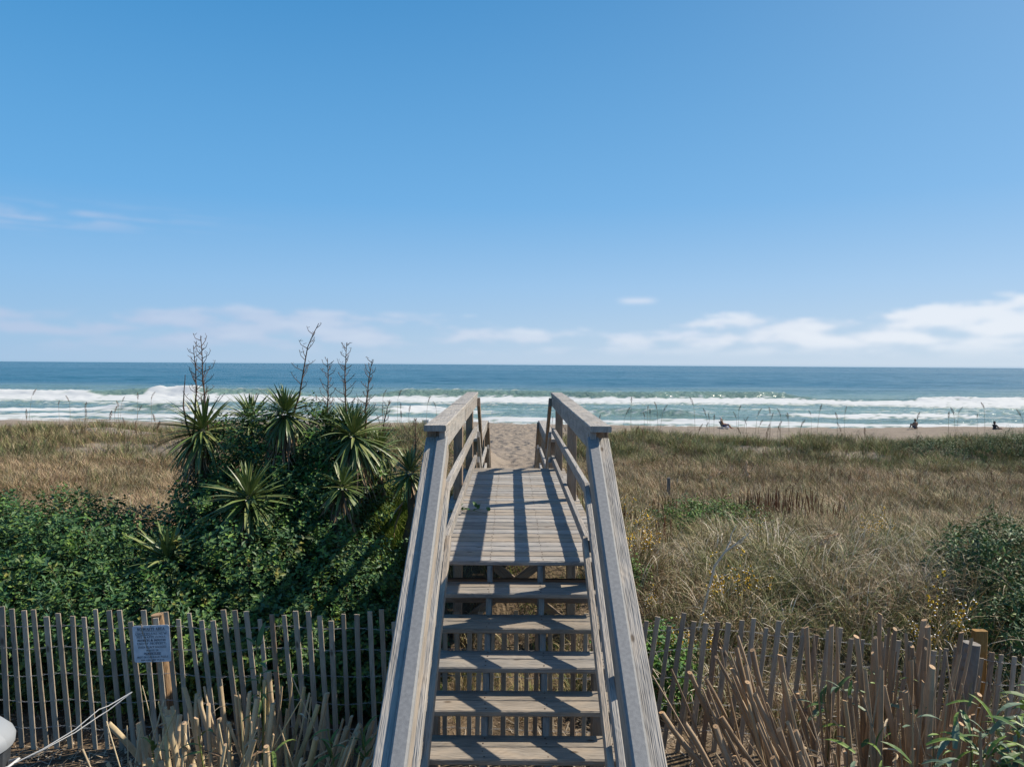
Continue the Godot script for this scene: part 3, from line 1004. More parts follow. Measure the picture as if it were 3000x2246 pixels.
func in_blobs(p: Vector3, blobs: Array) -> float:
	var b := -10.0
	for e in blobs:
		var q := Vector3((p.x - e[0]) / e[3], (p.y - e[1]) / e[4], (-p.z - e[2]) / e[5])
		b = maxf(b, 1.0 - q.length())
	return b

func shrub(n: String, label: String, blobs: Array, per_area: float, meshes: Array, scale_: Vector2, tints: Array, leaf_parts: int, rough_ := 0.42) -> Node3D:
	var base := V(blobs[0][0], ground_y(blobs[0][0], blobs[0][2], false), blobs[0][2])
	var o := thing(n, label, "shrub", base, "")
	var lists := []
	var cols := []
	for m in meshes:
		lists.append([])
		cols.append([])
	var front := []
	for e in blobs:
		var area: float = 4.0 * PI * pow((pow(e[3] * e[4], 1.6) + pow(e[3] * e[5], 1.6) + pow(e[4] * e[5], 1.6)) / 3.0, 1.0 / 1.6)
		for i in int(area * per_area):
			var u := Vector3(rng.randfn(), rng.randfn(), rng.randfn()).normalized()
			var k := 1.0 - pow(rng.randf(), 1.7) * 0.42
			k *= 1.0 + rough_ * nfine.get_noise_3d(u.x * 2.6 + e[0], u.y * 2.6, u.z * 2.6 + e[2])
			var p := Vector3(e[0] + u.x * e[3] * k, e[1] + u.y * e[4] * k, -(e[2] + u.z * e[5] * k))
			if p.y < ground_y(p.x, -p.z, false) + 0.03: continue
			if absf(p.x - CX) < 0.78 and -p.z < 16.0 and p.y < 2.9: continue
			if -p.z < 6.16: continue
			if in_blobs(p, blobs) > 0.45: continue
			var out := Vector3(u.x / e[3], u.y / e[4], -u.z / e[5]).normalized()
			var dirv := (out + Vector3(0, 0.7, 0) + Vector3(r(-0.6, 0.6), r(-0.4, 0.5), r(-0.6, 0.6))).normalized()
			var sc := r(scale_.x, scale_.y)
			var w := rng.randi() % meshes.size()
			var c: Color = pick(tints)
			if c.r > 2.0: sc *= 0.42
			lists[w].append(Transform3D(leaf_basis(dirv, sc, r(-PI, PI)), p - base))
			var v := r(0.78, 1.22)
			cols[w].append(Color(c.r * v, c.g * v, c.b * v))
			if leaf_parts > 0 and k > 0.92 and out.z > 0.1 and rng.randf() < 0.25: front.append([p + out * 0.05, dirv])
	for w in meshes.size():
		if lists[w].size(): multi("foliage", meshes[w], M.leaf, lists[w], cols[w], o)
	for i in 16:
		var e: Array = pick(blobs)
		var st := stool()
		var a := Vector3(e[0] + r(-0.3, 0.3), ground_y(e[0], e[2], false) - 0.1, -(e[2] + r(-0.3, 0.3)))
		var b := Vector3(e[0] + r(-0.7, 0.7) * e[3], e[1] + r(0.4, 1.02) * e[4], -(e[2] + r(-0.7, 0.7) * e[5]))
		if absf(b.x - CX) < 0.8: continue
		var mid := a.lerp(b, 0.5) + Vector3(r(-0.15, 0.15), r(0, 0.2), r(-0.15, 0.15))
		tube(st, [a - base, mid - base, b - base], [0.018, 0.012, 0.004], 5, Color(0.15, 0.115, 0.08))
		part("branch", done(st), M.bark, o)
	var lm := [leaf_mesh(0.55, 0.7, 0.3, 3, Color(0.06, 0.125, 0.035), 0.4), leaf_mesh(0.5, 0.9, 0.2, 3, Color(0.075, 0.14, 0.03), 0.4), leaf_mesh(0.6, 0.5, 0.3, 3, Color(0.05, 0.10, 0.04), 0.4)]
	for i in mini(leaf_parts, front.size()):
		var f: Array = front[i * front.size() / mini(leaf_parts, front.size())]
		part("leaf", pick(lm), M.leaf, o, Transform3D(leaf_basis(f[1] + Vector3(r(-0.5, 0.5), r(-0.3, 0.3), r(-0.2, 0.6)), r(0.055, 0.085), r(-0.6, 0.6)), f[0] - base))
	return o

func build_shrubs():
	var g := [Color(0.054, 0.112, 0.036), Color(0.070, 0.135, 0.038), Color(0.044, 0.094, 0.040), Color(0.095, 0.155, 0.042), Color(0.052, 0.115, 0.052)]
	var broad := [sprig_mesh(1, 10, 0.062, 0.036, g), sprig_mesh(2, 12, 0.055, 0.032, g), sprig_mesh(3, 9, 0.070, 0.040, g)]
	var lance := [sprig_mesh(4, 13, 0.078, 0.022, g, 0.04), sprig_mesh(5, 12, 0.070, 0.022, g, 0.04)]
	var tiny := [sprig_mesh(6, 16, 0.032, 0.017, g, 0.06), sprig_mesh(7, 16, 0.030, 0.018, g, 0.06)]
	var t1 := [Color(1, 1, 1), Color(0.9, 1.0, 0.9), Color(1.15, 1.12, 0.9), Color(0.8, 0.92, 0.95), Color(1.1, 1.25, 0.8), Color(1.0, 1.05, 1.0), Color(0.9, 0.95, 1.1)]
	t1 = t1 + t1 + t1 + [Color(2.0, 1.2, 1.1), Color(1.5, 1.45, 1.1), Color(1.7, 1.6, 1.3), Color(0.6, 0.7, 0.7)]
	var t2: Array = t1.duplicate()
	for i in 60: t2.append(t1[i % t1.size()])
	t2.append(Color(5.5, 2.9, 0.5)); t2.append(Color(3.0, 1.6, 0.7)); t2.append(Color(2.6, 1.0, 1.0))
	shrub("hedge_shrub", "dense green leafy shrub at the far left edge behind the fence", [[-6.7, 0.72, 8.3, 1.4, 0.80, 1.35], [-6.0, 0.45, 7.2, 0.9, 0.6, 0.7]], 230.0, lance + broad, Vector2(0.7, 1.1), t2, 70)
	shrub("hedge_shrub", "green leafy shrub with yellow blossoms left of the yuccas", [[-5.2, 0.70, 8.2, 1.3, 0.78, 1.3], [-4.9, 0.45, 7.2, 1.0, 0.62, 0.7]], 230.0, lance + broad, Vector2(0.7, 1.1), t2, 90)
	shrub("hedge_shrub", "dark shaded shrub tucked between the left hedge and the yuccas", [[-4.2, 0.55, 8.0, 0.95, 0.68, 1.1], [-3.7, 0.45, 7.1, 0.9, 0.6, 0.65]], 230.0, broad + lance, Vector2(0.7, 1.1), t1, 60)
	shrub("vine_mound", "vine-covered mound under the tallest yucca heads", [[-3.25, 1.30, 9.35, 0.80, 1.15, 0.75], [-2.5, 1.32, 9.4, 0.85, 1.18, 0.75], [-2.2, 1.25, 9.2, 0.50, 1.05, 0.65], [-2.45, 1.0, 8.5, 0.85, 0.85, 0.6], [-3.5, 0.95, 8.7, 0.6, 0.85, 0.6]], 200.0, broad, Vector2(0.65, 1.1), t2, 90)
	shrub("vine_mound", "glossy vine thicket in front of the lowest yucca rosette", [[-2.75, 0.60, 7.7, 0.95, 0.85, 0.85], [-2.9, 0.40, 6.95, 1.0, 0.55, 0.55]], 220.0, broad, Vector2(0.65, 1.1), t2, 120)
	shrub("vine_mound", "sunlit vine thicket against the left side of the stairs", [[-1.75, 0.50, 7.6, 0.75, 0.78, 0.85], [-1.2, 0.30, 7.0, 0.5, 0.50, 0.6], [-1.9, 0.35, 6.8, 0.7, 0.45, 0.5], [-2.25, 0.95, 8.4, 0.42, 0.5, 0.4]], 220.0, broad, Vector2(0.6, 1.05), t2, 110)
	shrub("small_leaved_bush", "dark small-leaved bush at the right edge behind the fence", [[6.5, 0.45, 9.0, 1.1, 0.70, 1.0], [5.5, 0.15, 7.6, 0.55, 0.55, 0.6], [5.9, 0.25, 8.3, 0.5, 0.45, 0.5]], 190.0, tiny + lance, Vector2(0.8, 1.3), [Color(1.2, 1.0, 0.9), Color(1.0, 0.95, 0.8), Color(1.5, 1.2, 0.9), Color(0.8, 0.8, 0.8)], 60)
	shrub("small_leaved_bush", "low green bush beside the right railing of the boardwalk", [[1.25, 0.35, 8.9, 0.35, 0.55, 0.4]], 190.0, tiny + broad, Vector2(0.7, 1.1), [Color(1.3, 1.4, 0.9), Color(1.5, 1.5, 0.8), Color(1.1, 1.2, 1.0)], 20)
	shrub("small_leaved_bush", "bright green weeds at the foot of the right stairs by the fence", [[1.35, 0.12, 7.0, 0.4, 0.45, 0.5]], 190.0, broad, Vector2(0.7, 1.1), [Color(1.3, 1.5, 0.8), Color(1.0, 1.1, 0.9)], 20)
	shrub("small_leaved_bush", "yellow-green weedy bush in the middle of the right grass", [[3.6, 0.15, 13.2, 1.0, 0.55, 0.6]], 120.0, tiny + lance, Vector2(0.8, 1.3), [Color(1.5, 1.5, 0.8), Color(1.8, 1.6, 0.8), Color(1.2, 1.2, 1.0)], 0)
	for q in [[17.2, 29.6, 1.9, 0.62, "dark bush on the dune crest left of the seated bather"], [20.2, 29.2, 2.0, 0.72, "dark bush on the dune crest near the right edge"], [22.6, 27.2, 1.8, 0.7, "dark bush at the right end of the dune"], [20.4, 26.0, 1.6, 0.55, "low dark bush in front of the crest bushes at right"]]:
		shrub("dune_bush", q[4], [[q[0], ground_y(q[0], q[1], false) + 0.15, q[1], q[2], q[3], 0.9]], 60.0, tiny, Vector2(1.1, 1.9), [Color(1.0, 0.95, 0.9), Color(0.9, 0.9, 1.0), Color(1.5, 1.2, 0.9)], 0)

# ---------------------------------------------------------------- yuccas
var yleaf := []
var ydead := []

func flower_stalk(p0: Vector3, p1: Vector3, branches: int, hook := 0.0) -> ArrayMesh:
	var st := stool()
	var pts := []
	var rad := []
	var L := p0.distance_to(p1)
	var bow := Vector3(r(-0.06, 0.06), 0, r(-0.05, 0.05)) * L
	for i in 9:
		var t := i / 8.0
		pts.append(p0.lerp(p1, t) + bow * sin(PI * t) + Vector3(hook * t * t * t * t, 0, 0) - Vector3(hook * 1.0, 0, 0) * pow(t, 1.5) * 0.5 + Vector3(r(-0.006, 0.006), 0, r(-0.006, 0.006)))
		rad.append(lerpf(0.0135, 0.0036, t))
	var c := Color(0.115, 0.075, 0.055)
	tube(st, pts, rad, 6, c, c)
	for b in branches:
		var t := lerpf(0.30, 0.97, (b + r(0, 0.8)) / branches)
		var f := t * 8.0
		var at: Vector3 = pts[int(f)].lerp(pts[mini(int(f) + 1, 8)], f - int(f))
		var az := b * 2.4 + r(-0.4, 0.4)
		var dirv := Vector3(cos(az), r(0.35, 0.9), sin(az) * 0.8).normalized()
		var bl := L * r(0.13, 0.25) * (1.15 - 0.7 * t)
		var m := at + dirv * bl * 0.6
		var e := at + (dirv + Vector3(0, r(0.1, 0.5), 0)).normalized() * bl
		tube(st, [at, m, e], [0.0048, 0.0036, 0.0022], 4, c, c)
		for k in rng.randi_range(1, 3):
			var w := at.lerp(e, r(0.4, 0.95))
			tube(st, [w, w + Vector3(r(-1, 1), r(0.0, 1.2), r(-1, 1)).normalized() * r(0.02, 0.05)], [0.003, 0.0022], 3, c, c)
	return done(st)

func yucca(label: String, at: Vector3, size: float, count: int, droop: float, sweep: Vector3, dead: int, stalks: Array):
	size *= r(0.82, 0.95)
	var gy := ground_y(at.x, -at.z, false)
	var base := Vector3(at.x, gy, at.z)
	var o := thing("yucca_plant", label, "yucca", base, "yuccas in the vine mound left of the stairs")
	var st := stool()
	var hgt := at.y - gy
	tube(st, [Vector3(r(-0.1, 0.1), -0.1, r(-0.05, 0.05)), Vector3(r(-0.04, 0.04), hgt * 0.5, 0), Vector3(0, hgt - 0.05, 0)], [0.075, 0.06, 0.05], 8, Color(0.13, 0.10, 0.07))
	part("trunk", done(st), M.bark, o)
	var top := Vector3(0, hgt, 0)
	count = int(count * 1.45)
	for i in count:
		var t := (i + 0.5) / count
		var el := lerpf(86.0, -52.0 * droop - 12.0, pow(t, 0.82)) + r(-11, 11)
		var az := i * 2.39996 + r(-0.35, 0.35)
		var er := deg_to_rad(el)
		var dirv := Vector3(cos(er) * cos(az), sin(er), cos(er) * sin(az))
		dirv = (dirv + sweep * clampf(t * 1.3, 0, 1)).normalized()
		var L := size * lerpf(0.72, 1.05, smoothstep(0.0, 0.35, t)) * r(0.85, 1.1)
		var which := 0 if t < 0.3 else (1 if t < 0.65 else 2)
		var v: Array = yleaf[mini(which + (1 if rng.randf() < 0.2 else 0), 3)]
		part("leaf", pick(v), M.yucca, o, Transform3D(leaf_basis(dirv, L, r(-0.3, 0.3), 0.56 / size * r(0.85, 1.15)), top - Vector3(0, 0.16 * t * size, 0) + dirv * 0.03))
	for i in dead:
		var az := r(0, TAU) if i % 2 == 0 else r(0.15, 0.85) * PI
		var dirv := Vector3(cos(az) * 0.5, r(-1.0, -0.35), sin(az) * 0.5) + sweep * 0.4
		part("dead_leaf", pick(ydead), M.dead, o, Transform3D(leaf_basis(dirv, size * r(0.6, 1.0), r(-1.2, 1.2), 0.5 / size), top - Vector3(0, r(0.10, 0.42) * minf(hgt, 1.2), 0) + Vector3(cos(az), 0, sin(az)) * 0.09))
	for s in stalks:
		var mi := part("flower_stalk", flower_stalk(top + Vector3(s[2], -0.12, s[3]), Vector3(s[0] - base.x, s[1] - base.y, s[4] if s.size() > 4 else s[3]), s[5] if s.size() > 5 else 18, s[6] if s.size() > 6 else 0.0), M.bark, o)
		mi.set_meta("label", "bare dead brown flower stalk")

func build_yuccas():
	for b in [0.12, 0.25, 0.45, 0.8]:
		var v := []
		for c in [Color(0.095, 0.140, 0.042), Color(0.125, 0.170, 0.050), Color(0.072, 0.112, 0.042), Color(0.185, 0.215, 0.075)]:
			v.append(leaf_mesh(0.076, b, 0.40, 6, c, 0.4))
		yleaf.append(v)
	for c in [Color(0.26, 0.19, 0.12), Color(0.19, 0.13, 0.085), Color(0.33, 0.25, 0.165), Color(0.14, 0.095, 0.065)]:
		ydead.append(leaf_mesh(0.065, 0.5, 0.8, 4, c, 0.4))
	yucca("big drooping yucca at the left end of the thicket with three dead flower stalks", V(-3.775, 2.40, 9.0), 0.62, 100, 1.0, Vector3(-0.28, -0.10, 0.12), 55, [[-3.80, 3.533, 0.06, 0.0, 0.0, 26], [-3.88, 3.409, -0.12, 0.03, 0.03, 16], [-3.99, 3.05, -0.16, 0.0, 0.0, 0]])
	yucca("tallest yucca head in the middle with a hooked dead flower stalk", V(-2.762, 2.62, 8.95), 0.49, 90, 0.95, Vector3(0.04, -0.05, 0.1), 60, [[-2.52, 3.694, 0.05, -0.12, -0.12, 14, 0.30]])
	yucca("upright yucca half hidden behind the tallest head", V(-3.472, 2.48, 9.8), 0.50, 60, 0.6, Vector3(0, 0.1, 0), 15, [])
	yucca("right-hand yucca of the crest with a straight dead flower stalk", V(-2.078, 2.43, 9.25), 0.42, 60, 0.8, Vector3(0.05, 0.05, 0), 20, [[-2.085, 3.468, 0.0, -0.05, -0.05, 22]])
	yucca("yucca sweeping down to the right beside the boardwalk", V(-1.894, 2.37, 8.8), 0.60, 95, 1.1, Vector3(0.42, -0.28, 0.1), 50, [[-1.70, 3.255, 0.12, -0.15, -0.2, 18]])
	yucca("large low yucca rosette at the front of the thicket", V(-2.844, 1.76, 7.95), 0.58, 90, 1.0, Vector3(0.0, -0.02, 0.14), 45, [])
	yucca("small yucca low down between the front rosette and the stairs", V(-1.874, 1.85, 8.15), 0.36, 45, 0.8, Vector3(0, 0, 0.1), 35, [])
	yucca("small bright yucca closest to the boardwalk rail", V(-1.205, 1.93, 8.75), 0.40, 60, 0.75, Vector3(0, 0, 0.1), 12, [[-1.19, 2.53, 0.02, -0.2, -0.3, 9]])
	yucca("dark yucca rosette in deep shade just above the left fence", V(-3.518, 1.20, 7.5), 0.50, 60, 0.8, Vector3(0, 0.1, 0.1), 10, [])
	yucca("narrow yucca behind the crest with a short dead flower stalk", V(-2.432, 2.42, 9.6), 0.36, 45, 0.6, Vector3(0, 0.1, 0), 10, [[-2.40, 3.269, 0.02, 0.0, 0.0, 20]])
	yucca("yucca behind the sweeping one with a leaning dead stalk", V(-1.699, 2.12, 9.5), 0.45, 55, 0.8, Vector3(0.1, 0, 0), 15, [[-1.57, 2.73, 0.0, 0.0, 0.0, 12]])

# ---------------------------------------------------------------- grass
func clump_mesh(seed_: int, blades: int, h: float, spread: float, width: float, curl: float, cols: Array, segs := 4) -> ArrayMesh:
	var q := RandomNumberGenerator.new()
	q.seed = seed_
	var st := stool()
	st.set_smooth_group(-1)
	for i in blades:
		var az := q.randf_range(0, TAU)
		var p := Vector3(cos(az), 0, sin(az)) * spread * sqrt(q.randf())
		var lean_az := az + q.randf_range(-1.2, 1.2)
		var out := Vector3(cos(lean_az), 0, sin(lean_az))
		var side := Vector3(-out.z, 0, out.x).rotated(Vector3.UP, q.randf_range(-0.8, 0.8))
		var L := h * q.randf_range(0.55, 1.15)
		var a0 := q.randf_range(0.05, 0.35)
		var bend := curl * q.randf_range(0.3, 1.3)
		var w := width * q.randf_range(0.7, 1.2) * 0.5
		var c: Color = cols[q.randi() % cols.size()]
		var prev := p
		var pw := w
		for s in segs:
			var t := (s + 1.0) / segs
			var ang := a0 + bend * t * t
			var nx := prev + (Vector3.UP * cos(ang) + out * sin(ang)) * L / segs
			var nw := w * (1.0 - t * t * 0.95)
			tri(st, prev - side * pw, nx - side * nw, prev + side * pw, c)
			if s < segs - 1: tri(st, prev + side * pw, nx - side * nw, nx + side * nw, c)
			prev = nx
			pw = nw
	return done(st)

func scatter(meshes: Array, count: int, where: Callable, hs: Vector2, tints: Array, o: Node3D, wide := 1.0):
	var lists := []
	var cols := []
	for m in meshes:
		lists.append([]); cols.append([])
	for i in count:
		var p: Vector2 = where.call()
		if p.x > 9000.0: continue
		var k := rng.randi() % meshes.size()
		var sc := r(hs.x, hs.y) * (1.0 + 0.35 * nlow.get_noise_2d(p.x * 0.5, p.y * 0.5))
		var b := Basis(Vector3.UP, r(0, TAU)) * Basis(Vector3(1, 0, 0), r(-0.15, 0.15))
		lists[k].append(Transform3D(b.scaled(Vector3(sc * wide, sc, sc * wide)), V(p.x, ground_y(p.x, p.y, false) - 0.03, p.y) - o.position))
		var ci := clampi(int((0.5 + 0.9 * nfine.get_noise_2d(p.x * 0.32, p.y * 0.32) + r(-0.3, 0.3)) * tints.size()), 0, tints.size() - 1)
		var c: Color = tints[ci]
		var v := r(0.8, 1.2)
		cols[k].append(Color(c.r * v, c.g * v, c.b * v))
	for k in meshes.size():
		if lists[k].size(): multi("blades", meshes[k], M.grass, lists[k], cols[k], o)

func grass_bed(n: String, label: String, at: Vector3) -> Node3D:
	var o := thing(n, label, "grass", at)
	o.set_meta("kind", "stuff")
	return o

func build_grass():
	var tan_ := [Color(0.28, 0.215, 0.135), Color(0.39, 0.315, 0.22), Color(0.165, 0.128, 0.078), Color(0.165, 0.165, 0.082), Color(0.20, 0.148, 0.10), Color(0.50, 0.42, 0.315), Color(0.12, 0.085, 0.06)]
	var grn := [Color(0.10, 0.135, 0.055), Color(0.135, 0.16, 0.070), Color(0.20, 0.19, 0.105), Color(0.26, 0.21, 0.12), Color(0.085, 0.12, 0.05)]
	var bright := [Color(0.13, 0.20, 0.04), Color(0.17, 0.235, 0.05), Color(0.21, 0.24, 0.07), Color(0.09, 0.16, 0.035)]
	var near_m := [clump_mesh(31, 26, 0.80, 0.10, 0.0095, 2.3, tan_ + grn, 6), clump_mesh(32, 24, 0.85, 0.12, 0.008, 1.7, tan_, 6), clump_mesh(33, 26, 0.70, 0.12, 0.010, 2.5, grn, 6), clump_mesh(34, 34, 0.5, 0.18, 0.007, 2.2, tan_, 5), clump_mesh(35, 22, 0.6, 0.16, 0.010, 2.8, [Color(0.50, 0.42, 0.30), Color(0.40, 0.33, 0.24), Color(0.30, 0.23, 0.16), Color(0.16, 0.11, 0.075)], 6)]
	var mid_m := [clump_mesh(41, 16, 0.55, 0.14, 0.008, 1.2, tan_, 3), clump_mesh(42, 16, 0.5, 0.16, 0.008, 1.5, tan_ + tan_ + grn, 3), clump_mesh(43, 18, 0.42, 0.16, 0.008, 1.3, tan_ + grn, 3)]
	var crest_m := [clump_mesh(51, 16, 0.55, 0.16, 0.011, 1.0, tan_ + grn + grn, 3), clump_mesh(52, 16, 0.5, 0.18, 0.011, 1.2, tan_ + grn, 3)]
	var green_m := [clump_mesh(61, 24, 0.45, 0.12, 0.007, 1.3, bright, 4), clump_mesh(62, 24, 0.35, 0.12, 0.007, 1.6, bright, 4)]
	var neutral := [Color(0.85, 0.78, 0.70), Color(1.1, 1.02, 0.92), Color(1.2, 1.15, 1.05), Color(1.3, 1.25, 1.1), Color(0.95, 1.05, 0.8)]
	var left_t := [Color(1.219, 1.092, 1.062), Color(1.484, 1.357, 1.250), Color(1.590, 1.463, 1.350), Color(1.325, 1.293, 1.188), Color(1.007, 1.060, 0.975)]
	var o := grass_bed("tall_dune_grass", "tall arching tan and green beach grass behind the right fence", V(4, 0, 9))
	scatter(near_m, 3300, func():
		var p := Vector2(r(0.75, 11.0), 6.25 + 7.3 * pow(rng.randf(), 0.85))
		if p.y < 6.9 and p.x < 2.2 + r(-0.5, 0.6): return Vector2(9999, 0)
		if p.x < 0.9 + r(0, 0.4): return Vector2(9999, 0)
		return p, Vector2(0.6, 1.1), neutral, o)
	var straw := [clump_mesh(71, 16, 0.75, 0.12, 0.012, 2.6, [Color(0.55, 0.47, 0.36), Color(0.46, 0.385, 0.28), Color(0.60, 0.53, 0.42), Color(0.34, 0.34, 0.20)], 7), clump_mesh(72, 14, 0.9, 0.10, 0.010, 1.9, [Color(0.52, 0.44, 0.33), Color(0.42, 0.36, 0.25), Color(0.24, 0.27, 0.13)], 7)]
	scatter(straw, 420, func(): return Vector2(r(1.2, 9.0), r(6.4, 11.5)), Vector2(0.7, 1.1), [Color(0.8, 0.8, 0.8), Color(1, 1, 1), Color(1.1, 1.1, 1.1)], o)
	o = grass_bed("dune_grass", "dry tan grass field left of the boardwalk", V(-10, 0, 18))
	scatter(mid_m, 15500, func():
		var d := 9.5 + 17.0 * pow(rng.randf(), 0.72)
		var p := Vector2(-r(0.9, 4.0 + d * 0.92), d)
		if path_mask(p.x, d) > 0.2 or rng.randf() < bare_sand(p.x, d) * 0.96: return Vector2(9999, 0)
		return p, Vector2(0.75, 1.2), left_t, o, 1.1)
	o = grass_bed("dune_grass", "olive and brown grass field right of the boardwalk", V(12, 0, 18))
	scatter(mid_m, 15500, func():
		var d := 11.5 + 15.5 * pow(rng.randf(), 0.72)
		var p := Vector2(r(0.9, 4.0 + d * 0.92), d)
		if path_mask(p.x, d) > 0.2 or rng.randf() < bare_sand(p.x, d) * 0.96: return Vector2(9999, 0)
		return p, Vector2(0.75, 1.25), [Color(1.117, 1.003, 0.998), Color(1.425, 1.345, 1.254), Color(1.425, 1.436, 1.280), Color(1.197, 1.311, 1.126), Color(1.710, 1.619, 1.536), Color(1.539, 1.391, 1.344)], o, 1.1)
	o = grass_bed("crest_grass", "grass along the dune crest on the left against the surf", V(-14, 0, 30))
	scatter(crest_m, 9000, func():
		var d := r(26.0, 36.0)
		var p := Vector2(-r(0.9, 6.0 + d * 0.95), d)
		if path_mask(p.x, d) > 0.2 or rng.randf() < bare_sand(p.x, d) * 0.80: return Vector2(9999, 0)
		if nlow.get_noise_2d(p.x * 0.22, d * 0.2) < -0.25 and rng.randf() < 0.7: return Vector2(9999, 0)
		return p, Vector2(0.75, 1.3), left_t, o, 1.15)
	o = grass_bed("crest_grass", "grass along the dune crest on the right against the surf", V(16, 0, 30))
	scatter(crest_m, 9000, func():
		var d := r(26.0, 36.0)
		var p := Vector2(r(0.9, 6.0 + d * 0.95), d)
		if path_mask(p.x, d) > 0.2 or rng.randf() < bare_sand(p.x, d) * 0.80: return Vector2(9999, 0)
		if nlow.get_noise_2d(p.x * 0.22, d * 0.2) < -0.25 and rng.randf() < 0.7: return Vector2(9999, 0)
		return p, Vector2(0.75, 1.3), [Color(1.035, 0.966, 0.910), Color(1.322, 1.288, 1.105), Color(1.150, 1.265, 1.040), Color(1.552, 1.472, 1.300)], o, 1.15)
	o = grass_bed("green_grass", "bright green grass in the sun between the vine mound and the deck", V(-1.4, 0, 8.5))
	scatter(green_m, 1500, func(): return Vector2(r(-3.0, -0.78), r(8.3, 13.2)), Vector2(0.6, 1.1), [Color(0.9, 0.9, 0.9), Color(1.1, 1.1, 0.9)], o)
	o = grass_bed("green_grass", "patchy green and straw grass under the boardwalk", V(0.1, 0, 8))
	scatter(green_m + near_m, 260, func(): return Vector2(r(-0.7, 0.9), r(6.5, 11.0)), Vector2(0.4, 0.75), [Color(0.9, 0.9, 0.8), Color(1.2, 1.15, 0.9)], o)
	# straw, twigs and dead leaves on the ground by the fence
	var st := stool()
	st.set_smooth_group(-1)
	for i in 22:
		var a := Vector3(r(-0.1, 0.1), r(0.0, 0.025), r(-0.1, 0.1))
		var dd := Vector3(r(-1, 1), r(-0.1, 0.18), r(-1, 1)).normalized() * r(0.04, 0.12)
		var s := Vector3(-dd.z, 0, dd.x).normalized() * r(0.0015, 0.006)
		quad(st, a - s, a + dd - s * 0.4, a + dd + s * 0.4, a + s, pick([Color(0.22, 0.165, 0.11), Color(0.32, 0.26, 0.19), Color(0.12, 0.085, 0.06), Color(0.40, 0.34, 0.26)]))
	var lit := done(st)
	o = thing("leaf_litter", "straw, twigs and dead leaves littering the ground along the fence", "litter", V(0, 0, 5.5))
	o.set_meta("kind", "stuff")
	scatter([lit], 2600, func():
		var p := Vector2(r(-6.0, 6.0), r(3.2, 8.0))
		return p, Vector2(0.8, 1.5), [Color(0.8, 0.8, 0.8), Color(1, 1, 1), Color(1.1, 1.05, 1.0)], o)
	# reddish-brown dead weed spikes
	var weed := stool()
	for i in 14:
		var a := Vector3(r(-0.22, 0.22), 0, r(-0.15, 0.15))
		var top := a + Vector3(r(-0.05, 0.05), r(0.3, 0.62), r(-0.05, 0.05))
		tube(weed, [a, top], [0.003, 0.002], 3, Color(0.10, 0.055, 0.035))
		tube(weed, [a.lerp(top, 0.5), a.lerp(top, 0.75), top], [0.005, 0.008, 0.003], 5, Color(0.14, 0.078, 0.045))
	var wm := done(weed)
	for q in [["brown_weed", "patch of reddish-brown seed spikes beside the right railing", 2.0, 11.9, 0.75, 0.5, 26], ["brown_weed", "scattered rusty dock spikes in the middle of the right grass", 4.6, 15.6, 2.4, 1.1, 46]]:
		o = thing(q[0], q[1], "weeds", V(q[2], 0, q[3]))
		o.set_meta("kind", "stuff")
		scatter([wm], q[6], func(): return Vector2(q[2] + rng.randfn() * q[4] * 0.6, q[3] + rng.randfn() * q[5] * 0.6), Vector2(0.8, 1.2), [Color(1, 1, 1), Color(1.3, 1.1, 1.0), Color(0.8, 0.8, 0.8)], o)
	# goldenrod: yellow-orange heads
	var gold := stool()
	for i in 9:
		var a := Vector3(r(-0.15, 0.15), 0, r(-0.15, 0.15))
		var top := a + Vector3(r(-0.1, 0.1), r(0.5, 0.85), r(-0.1, 0.1))
		tube(gold, [a, top], [0.003, 0.002], 3, Color(0.14, 0.13, 0.05))
		for k in 7:
			var f := a.lerp(top, r(0.75, 1.0)) + Vector3(r(-0.03, 0.03), r(-0.02, 0.02), r(-0.03, 0.03))
			tube(gold, [f, f + Vector3(r(-0.01, 0.01), 0.016, r(-0.01, 0.01))], [0.007, 0.006], 4, pick([Color(0.62, 0.36, 0.03), Color(0.45, 0.27, 0.05), Color(0.70, 0.46, 0.06)]))
	var gm := done(gold)
	o = thing("goldenrod", "orange-yellow goldenrod sprinkled through the grass right of the stairs", "wildflowers", V(1.9, 0, 8.5))
	o.set_meta("kind", "stuff")
	scatter([gm], 24, func(): return Vector2(1.2 + 5.0 * pow(rng.randf(), 1.8), r(7.0, 12.5)), Vector2(0.8, 1.2), [Color(1, 1, 1)], o)

# ---------------------------------------------------------------- sea oats
func oat_stem(h: float, tip: Vector3) -> ArrayMesh:
	var st := stool()
	tube(st, [Vector3.ZERO, Vector3(tip.x * 0.15, h * 0.5, tip.z * 0.15), Vector3(tip.x * 0.55, h * 0.88, tip.z * 0.55), Vector3(tip.x, h, tip.z)], [0.0065, 0.0058, 0.005, 0.004], 4, Color(0.25, 0.19, 0.12))
	return done(st)

func oat_head(len_: float, fat: float, col: Color) -> ArrayMesh:
	var st := stool()
	st.set_smooth_group(-1)
	for i in 26:
		var t := i / 25.0
		var az := i * 2.4
		var p := Vector3(0.05 * t * t * len_ * 4.0, -0.10 * len_ + t * len_ - 0.35 * t * t * len_ * 0.5, 0)
		var out := Vector3(cos(az), 0, sin(az)) * fat * sin(PI * clampf(t * 0.9 + 0.08, 0, 1))
		var a := p
		var b := p + out + Vector3(0, -0.012, 0)
		var s := Vector3(-out.z, 0, out.x).normalized() * fat * 0.34
		var c := col * r(0.75, 1.25)
		tri(st, a, b - s, b + Vector3(0, -0.02, 0) + out * 0.5, c)
		tri(st, a, b + Vector3(0, -0.02, 0) + out * 0.5, b + s, c)
		tri(st, a + Vector3(0, 0.012, 0), b - s + Vector3(0, 0.01, 0), b + s + Vector3(0, 0.01, 0), c)
	return done(st)

